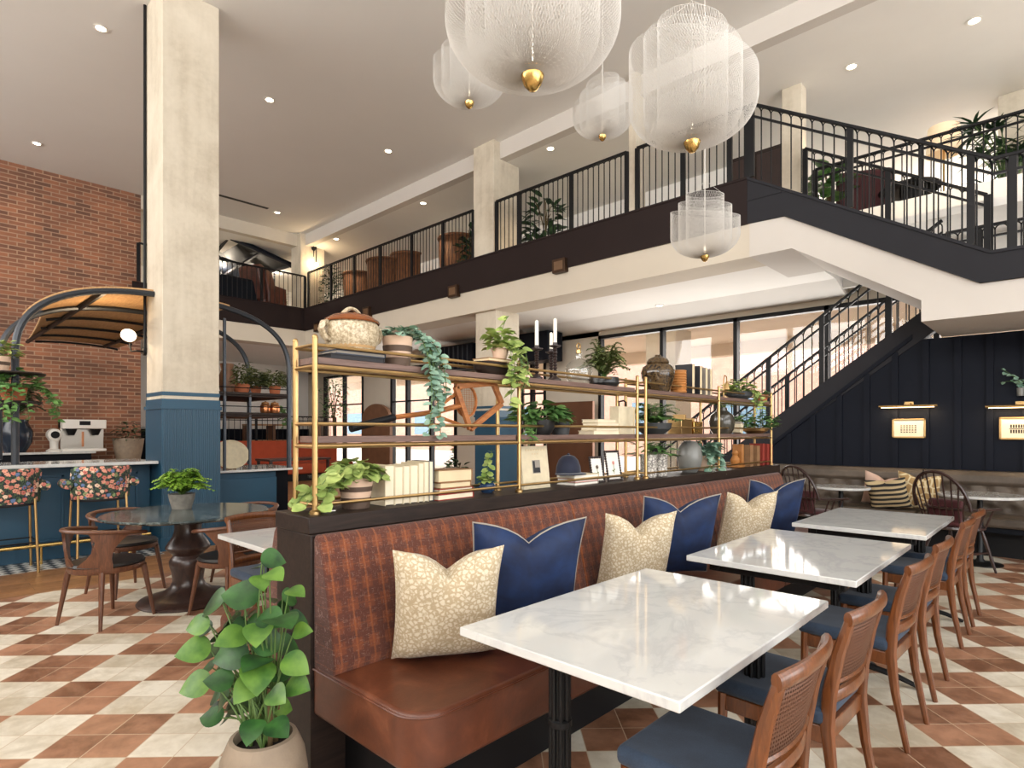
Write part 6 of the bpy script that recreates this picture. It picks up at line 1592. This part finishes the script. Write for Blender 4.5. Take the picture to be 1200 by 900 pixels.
    MB().lathe([(.001, p.z - ZG - .06), (.42, p.z - ZG - .06), (.44, p.z - ZG - .03), (.42, p.z - ZG), (.001, p.z - ZG)], 24).build('tabletop', 'black_plastic', t); MB().lathe([(.22, 0), (.15, .05), (.1, .3), (.14, p.z - ZG - .06)], 18).build('pedestal', 'black_plastic', t)
    p = on_y(1110, 205, 12.6); t = thing('sofa', 'grey green sofa behind the dark round table upstairs', 'sofa', (p.x + .2, 12.6, ZG))
    MB().box(-.9, 1.2, -.4, .4, .2, .5).build('seat', 'sofa_grey', t, bevel=.05); MB().box(-.8, 1.1, -.34, .36, 0, .2).build('base', 'dark_wood', t); MB().box(-.9, 1.2, .2, .45, .2, .95).build('backrest', 'sofa_grey', t, bevel=.07); MB().cbox((-.4, .1, .72), (.5, .14, .45), rx=R(-12)).build('back_cushion', 'olive_cloth', t, bevel=.06); MB().cbox((.5, .1, .72), (.5, .14, .45), rx=R(-12)).build('back_cushion', 'olive_cloth', t, bevel=.06)
    p = on_y(1106, 168, 11.3); t = thing('floor_lamp', 'floor lamp with a pleated cream shade above the sofa upstairs', 'lamp', (p.x, 11.3, ZG)); z = p.z - ZG
    MB().lathe([(.18, 0), (.18, .02), (.015, .04), (.015, z + .1), (.001, z + .1)], 16).build('stand', 'brass', t)
    sh = MB(); vs = []; fs = []; n = 48
    for zz, rr in ((z - .17, .23), (z + .25, .20)):
        for i in range(n): a = 2 * PI * i / n; k = rr * (1 + .02 * (i % 2)); vs.append((k * math.cos(a), k * math.sin(a), zz))
    for i in range(n): fs.append((i, (i + 1) % n, n + (i + 1) % n, n + i))
    sh.add(vs, fs).build('lamp_shade', 'shade_lit', t)
    # palm
    p = on_y(1182, 150, 10.9); lv = MB(); st = MB(); H = p.z - ZG
    for i in range(34):
        a = rnd(0, 6.28); h0 = rnd(.5, H); r0 = rnd(.15, .55); c = Vector((math.cos(a) * r0, math.sin(a) * r0, h0)); st.sweep([(math.cos(a) * .05, math.sin(a) * .05, .3), (c.x * .4, c.y * .4, h0 * .7), c], .008, 5)
        for k in range(9):
            b = a + rnd(-1.6, 1.6); lv.leaf(c, (math.cos(b), math.sin(b), rnd(-.3, .7)), (0, 0, 1), rnd(.25, .4), .045, 'blade', droop=.35)
    potted('potted_palm', 'tall fan palm behind the railing at the right edge upstairs', 'plant', (p.x, 10.75, ZG), pot_mesh(.22, .28, .4), 'black_clay', 'leaf_dark', lv, st)
    tree('fiddle leaf plant beside the red armchair upstairs', 972, 190, 11.0, .35, .75, 'leaf_mid', ZG, 'round', L=.28, W=.22, n=34)
    # lower back area seen through the shelves
    t = thing('bronze_screen', 'tall bronze panel standing by the back windows, behind the shelf', 'screen', (on_y(668, 500, 10.1).x, 10.1, 0))
    MB().box(-.62, .62, -.04, .04, 0, 2.05).build('panel', 'bronze_panel', t, bevel=.01); MB().box(-.62, .62, -.2, .2, 0, .08).build('base', 'black_metal', t)
    t = thing('transom_sign', 'dark slatted box fixed above the back doors, either side of the rear column', 'signboard', (on_y(624, 390, 9.9).x, 9.9, 2.95))
    MB().box(-.65, .65, -.25, .25, 0, .62).build('box', 'navy_dark', t)
    t = thing('transom_sign', 'dark slatted box above the back doors left of the rear column', 'signboard', (on_y(546, 392, 9.9).x, 9.9, 2.95))
    MB().box(-.75, .5, -.25, .25, 0, .6).build('box', 'navy_dark', t); s = MB()
    for i in range(7): s.box(-.7 + i * .17, -.66 + i * .17, -.27, -.25, .03, .57)
    s.build('slat', 'grey_metal', t)
    t = thing('arched_screen', 'brown arched panel seen through the shelf beside the racket', 'screen', (on_y(443, 480, 10.2).x, 10.15, 0)); m = [(-.75, 0), (.75, 0)] + [(.75 * math.cos(PI * i / 14), 1.75 + .5 * math.sin(PI * i / 14)) for i in range(15)]
    MB().prism(m, -.05, .05, 'y').build('panel', 'plank_wood', t)
    tree('potted tree standing by the back window, seen through the first shelf bay', 391, 428, 9.9, .5, 1.7, 'leaf_mid', 0, L=.13, W=.06, n=300)
    tree('leafy plant in front of the glazed back door', 536, 545, 9.0, .3, .6, 'leaf_dark', 0, L=.22, W=.09, n=60)
    t = thing('dining_table', 'distant stone topped table seen between the books and the vine pot', 'table', (-7.8, 5.2, 0)); MB().box(-.5, .5, -.9, .9, .72, .76).build('tabletop', 'green_marble', t, bevel=.004); MB().box(-.08, .08, -.5, .5, 0, .72).build('base', 'iron', t)
    # shrubs outside the windows
    for i, (x, y, s) in enumerate(((-12.6, 13.2, 1.1), (-13.9, 12.8, 1.0), (-3.0, 15.8, 1.5), (-1.4, 16.2, 1.6))):
        lv = MB(); bush_leaves(lv, (0, 0, .1), s * .8, s * 1.6, 420, .22, .14)
        t = thing('shrub', ['green shrub outside the glazed back door', 'second green shrub outside the glazed back door, further left', 'green shrub outside, seen through the lower stair railing', 'taller green shrub outside, right of the one behind the stair railing'][i], 'shrub', (x, y, -.05)); lv.build('foliage', 'leaf_mid', t, smooth=180); MB().sweep([(0, 0, 0), (0, 0, s)], .04, 6).build('trunk', 'stem', t)

# ------------------------------------------------------------------ light
E_SPOT = 42
def build_light():
    w = bpy.data.worlds.new('sky'); scene.world = w; w.use_nodes = True; n = w.node_tree.nodes; l = w.node_tree.links
    bg = n['Background']; bg.inputs[0].default_value = (.93, .96, 1, 1); bg.inputs[1].default_value = E_SKY
    # daylight through the tall windows at the right
    area((7.0, 1.2, 3.4), (R(112), 0, R(90)), 12, 6.2, E_SIDE, (1, .95, .87))
    area((-4.5, -6.6, 5.2), (R(114), 0, 0), 20, 2.4, E_FILL, (1, .94, .86))  # added fill lamp behind the camera, brightens the ceiling and hall
    # daylight through the back windows and the windows upstairs at the right
    area((-3.5, 10.9, 1.9), (R(104), 0, R(180)), 7.5, 3.0, E_BACK, (1, .95, .9))
    area((-13.5, 10.9, 1.7), (R(104), 0, R(180)), 6, 2.8, E_BACK * .6, (1, .95, .9))
    area((-9.5, 12.2, 6.35), (0, 0, 0), 10, 1.2, 350, (1, .97, .92))  # added lamp over the room beyond, brightens the gallery through its panes
    area((3.0, 16.3, 5.5), (R(90), 0, R(180)), 11, 1.5, E_UP, (1, .96, .9))
EXPO = -0.58
E_SKY, E_SIDE, E_BACK, E_UP, E_PEND, E_FILL = 5.5, 1350, 560, 1100, 3, 1850

def glow2(name, c, e):
    t = NT(name); t.base(c); t.b.inputs['Emission Color'].default_value = (*c, 1); t.b.inputs['Emission Strength'].default_value = e; M[name] = t.m
build_materials()
glow2('bulb_soft', (1, .9, .75), 4); glow2('bulb_strip', (1, .72, .42), 8)
build_shell(); build_rails(); build_island(); build_tables(); build_chairs(); build_bar()
build_shelf(); build_goods(); build_front_plant(); build_pendants(); build_lamps(); build_bench(); build_gallery(); build_light()

vs_ = scene.view_settings
scene.display_settings.display_device = 'sRGB'
vs_.view_transform = 'Standard'; vs_.look = 'None'; vs_.exposure = EXPO; vs_.gamma = 1.0; vs_.use_curve_mapping = False
scene.cycles.max_bounces = 7; scene.cycles.diffuse_bounces = 4; scene.cycles.glossy_bounces = 3; scene.cycles.transmission_bounces = 6; scene.cycles.transparent_max_bounces = 16
scene.cycles.sample_clamp_indirect = 6; scene.cycles.use_denoising = True; scene.cycles.caustics_reflective = False; scene.cycles.caustics_refractive = False
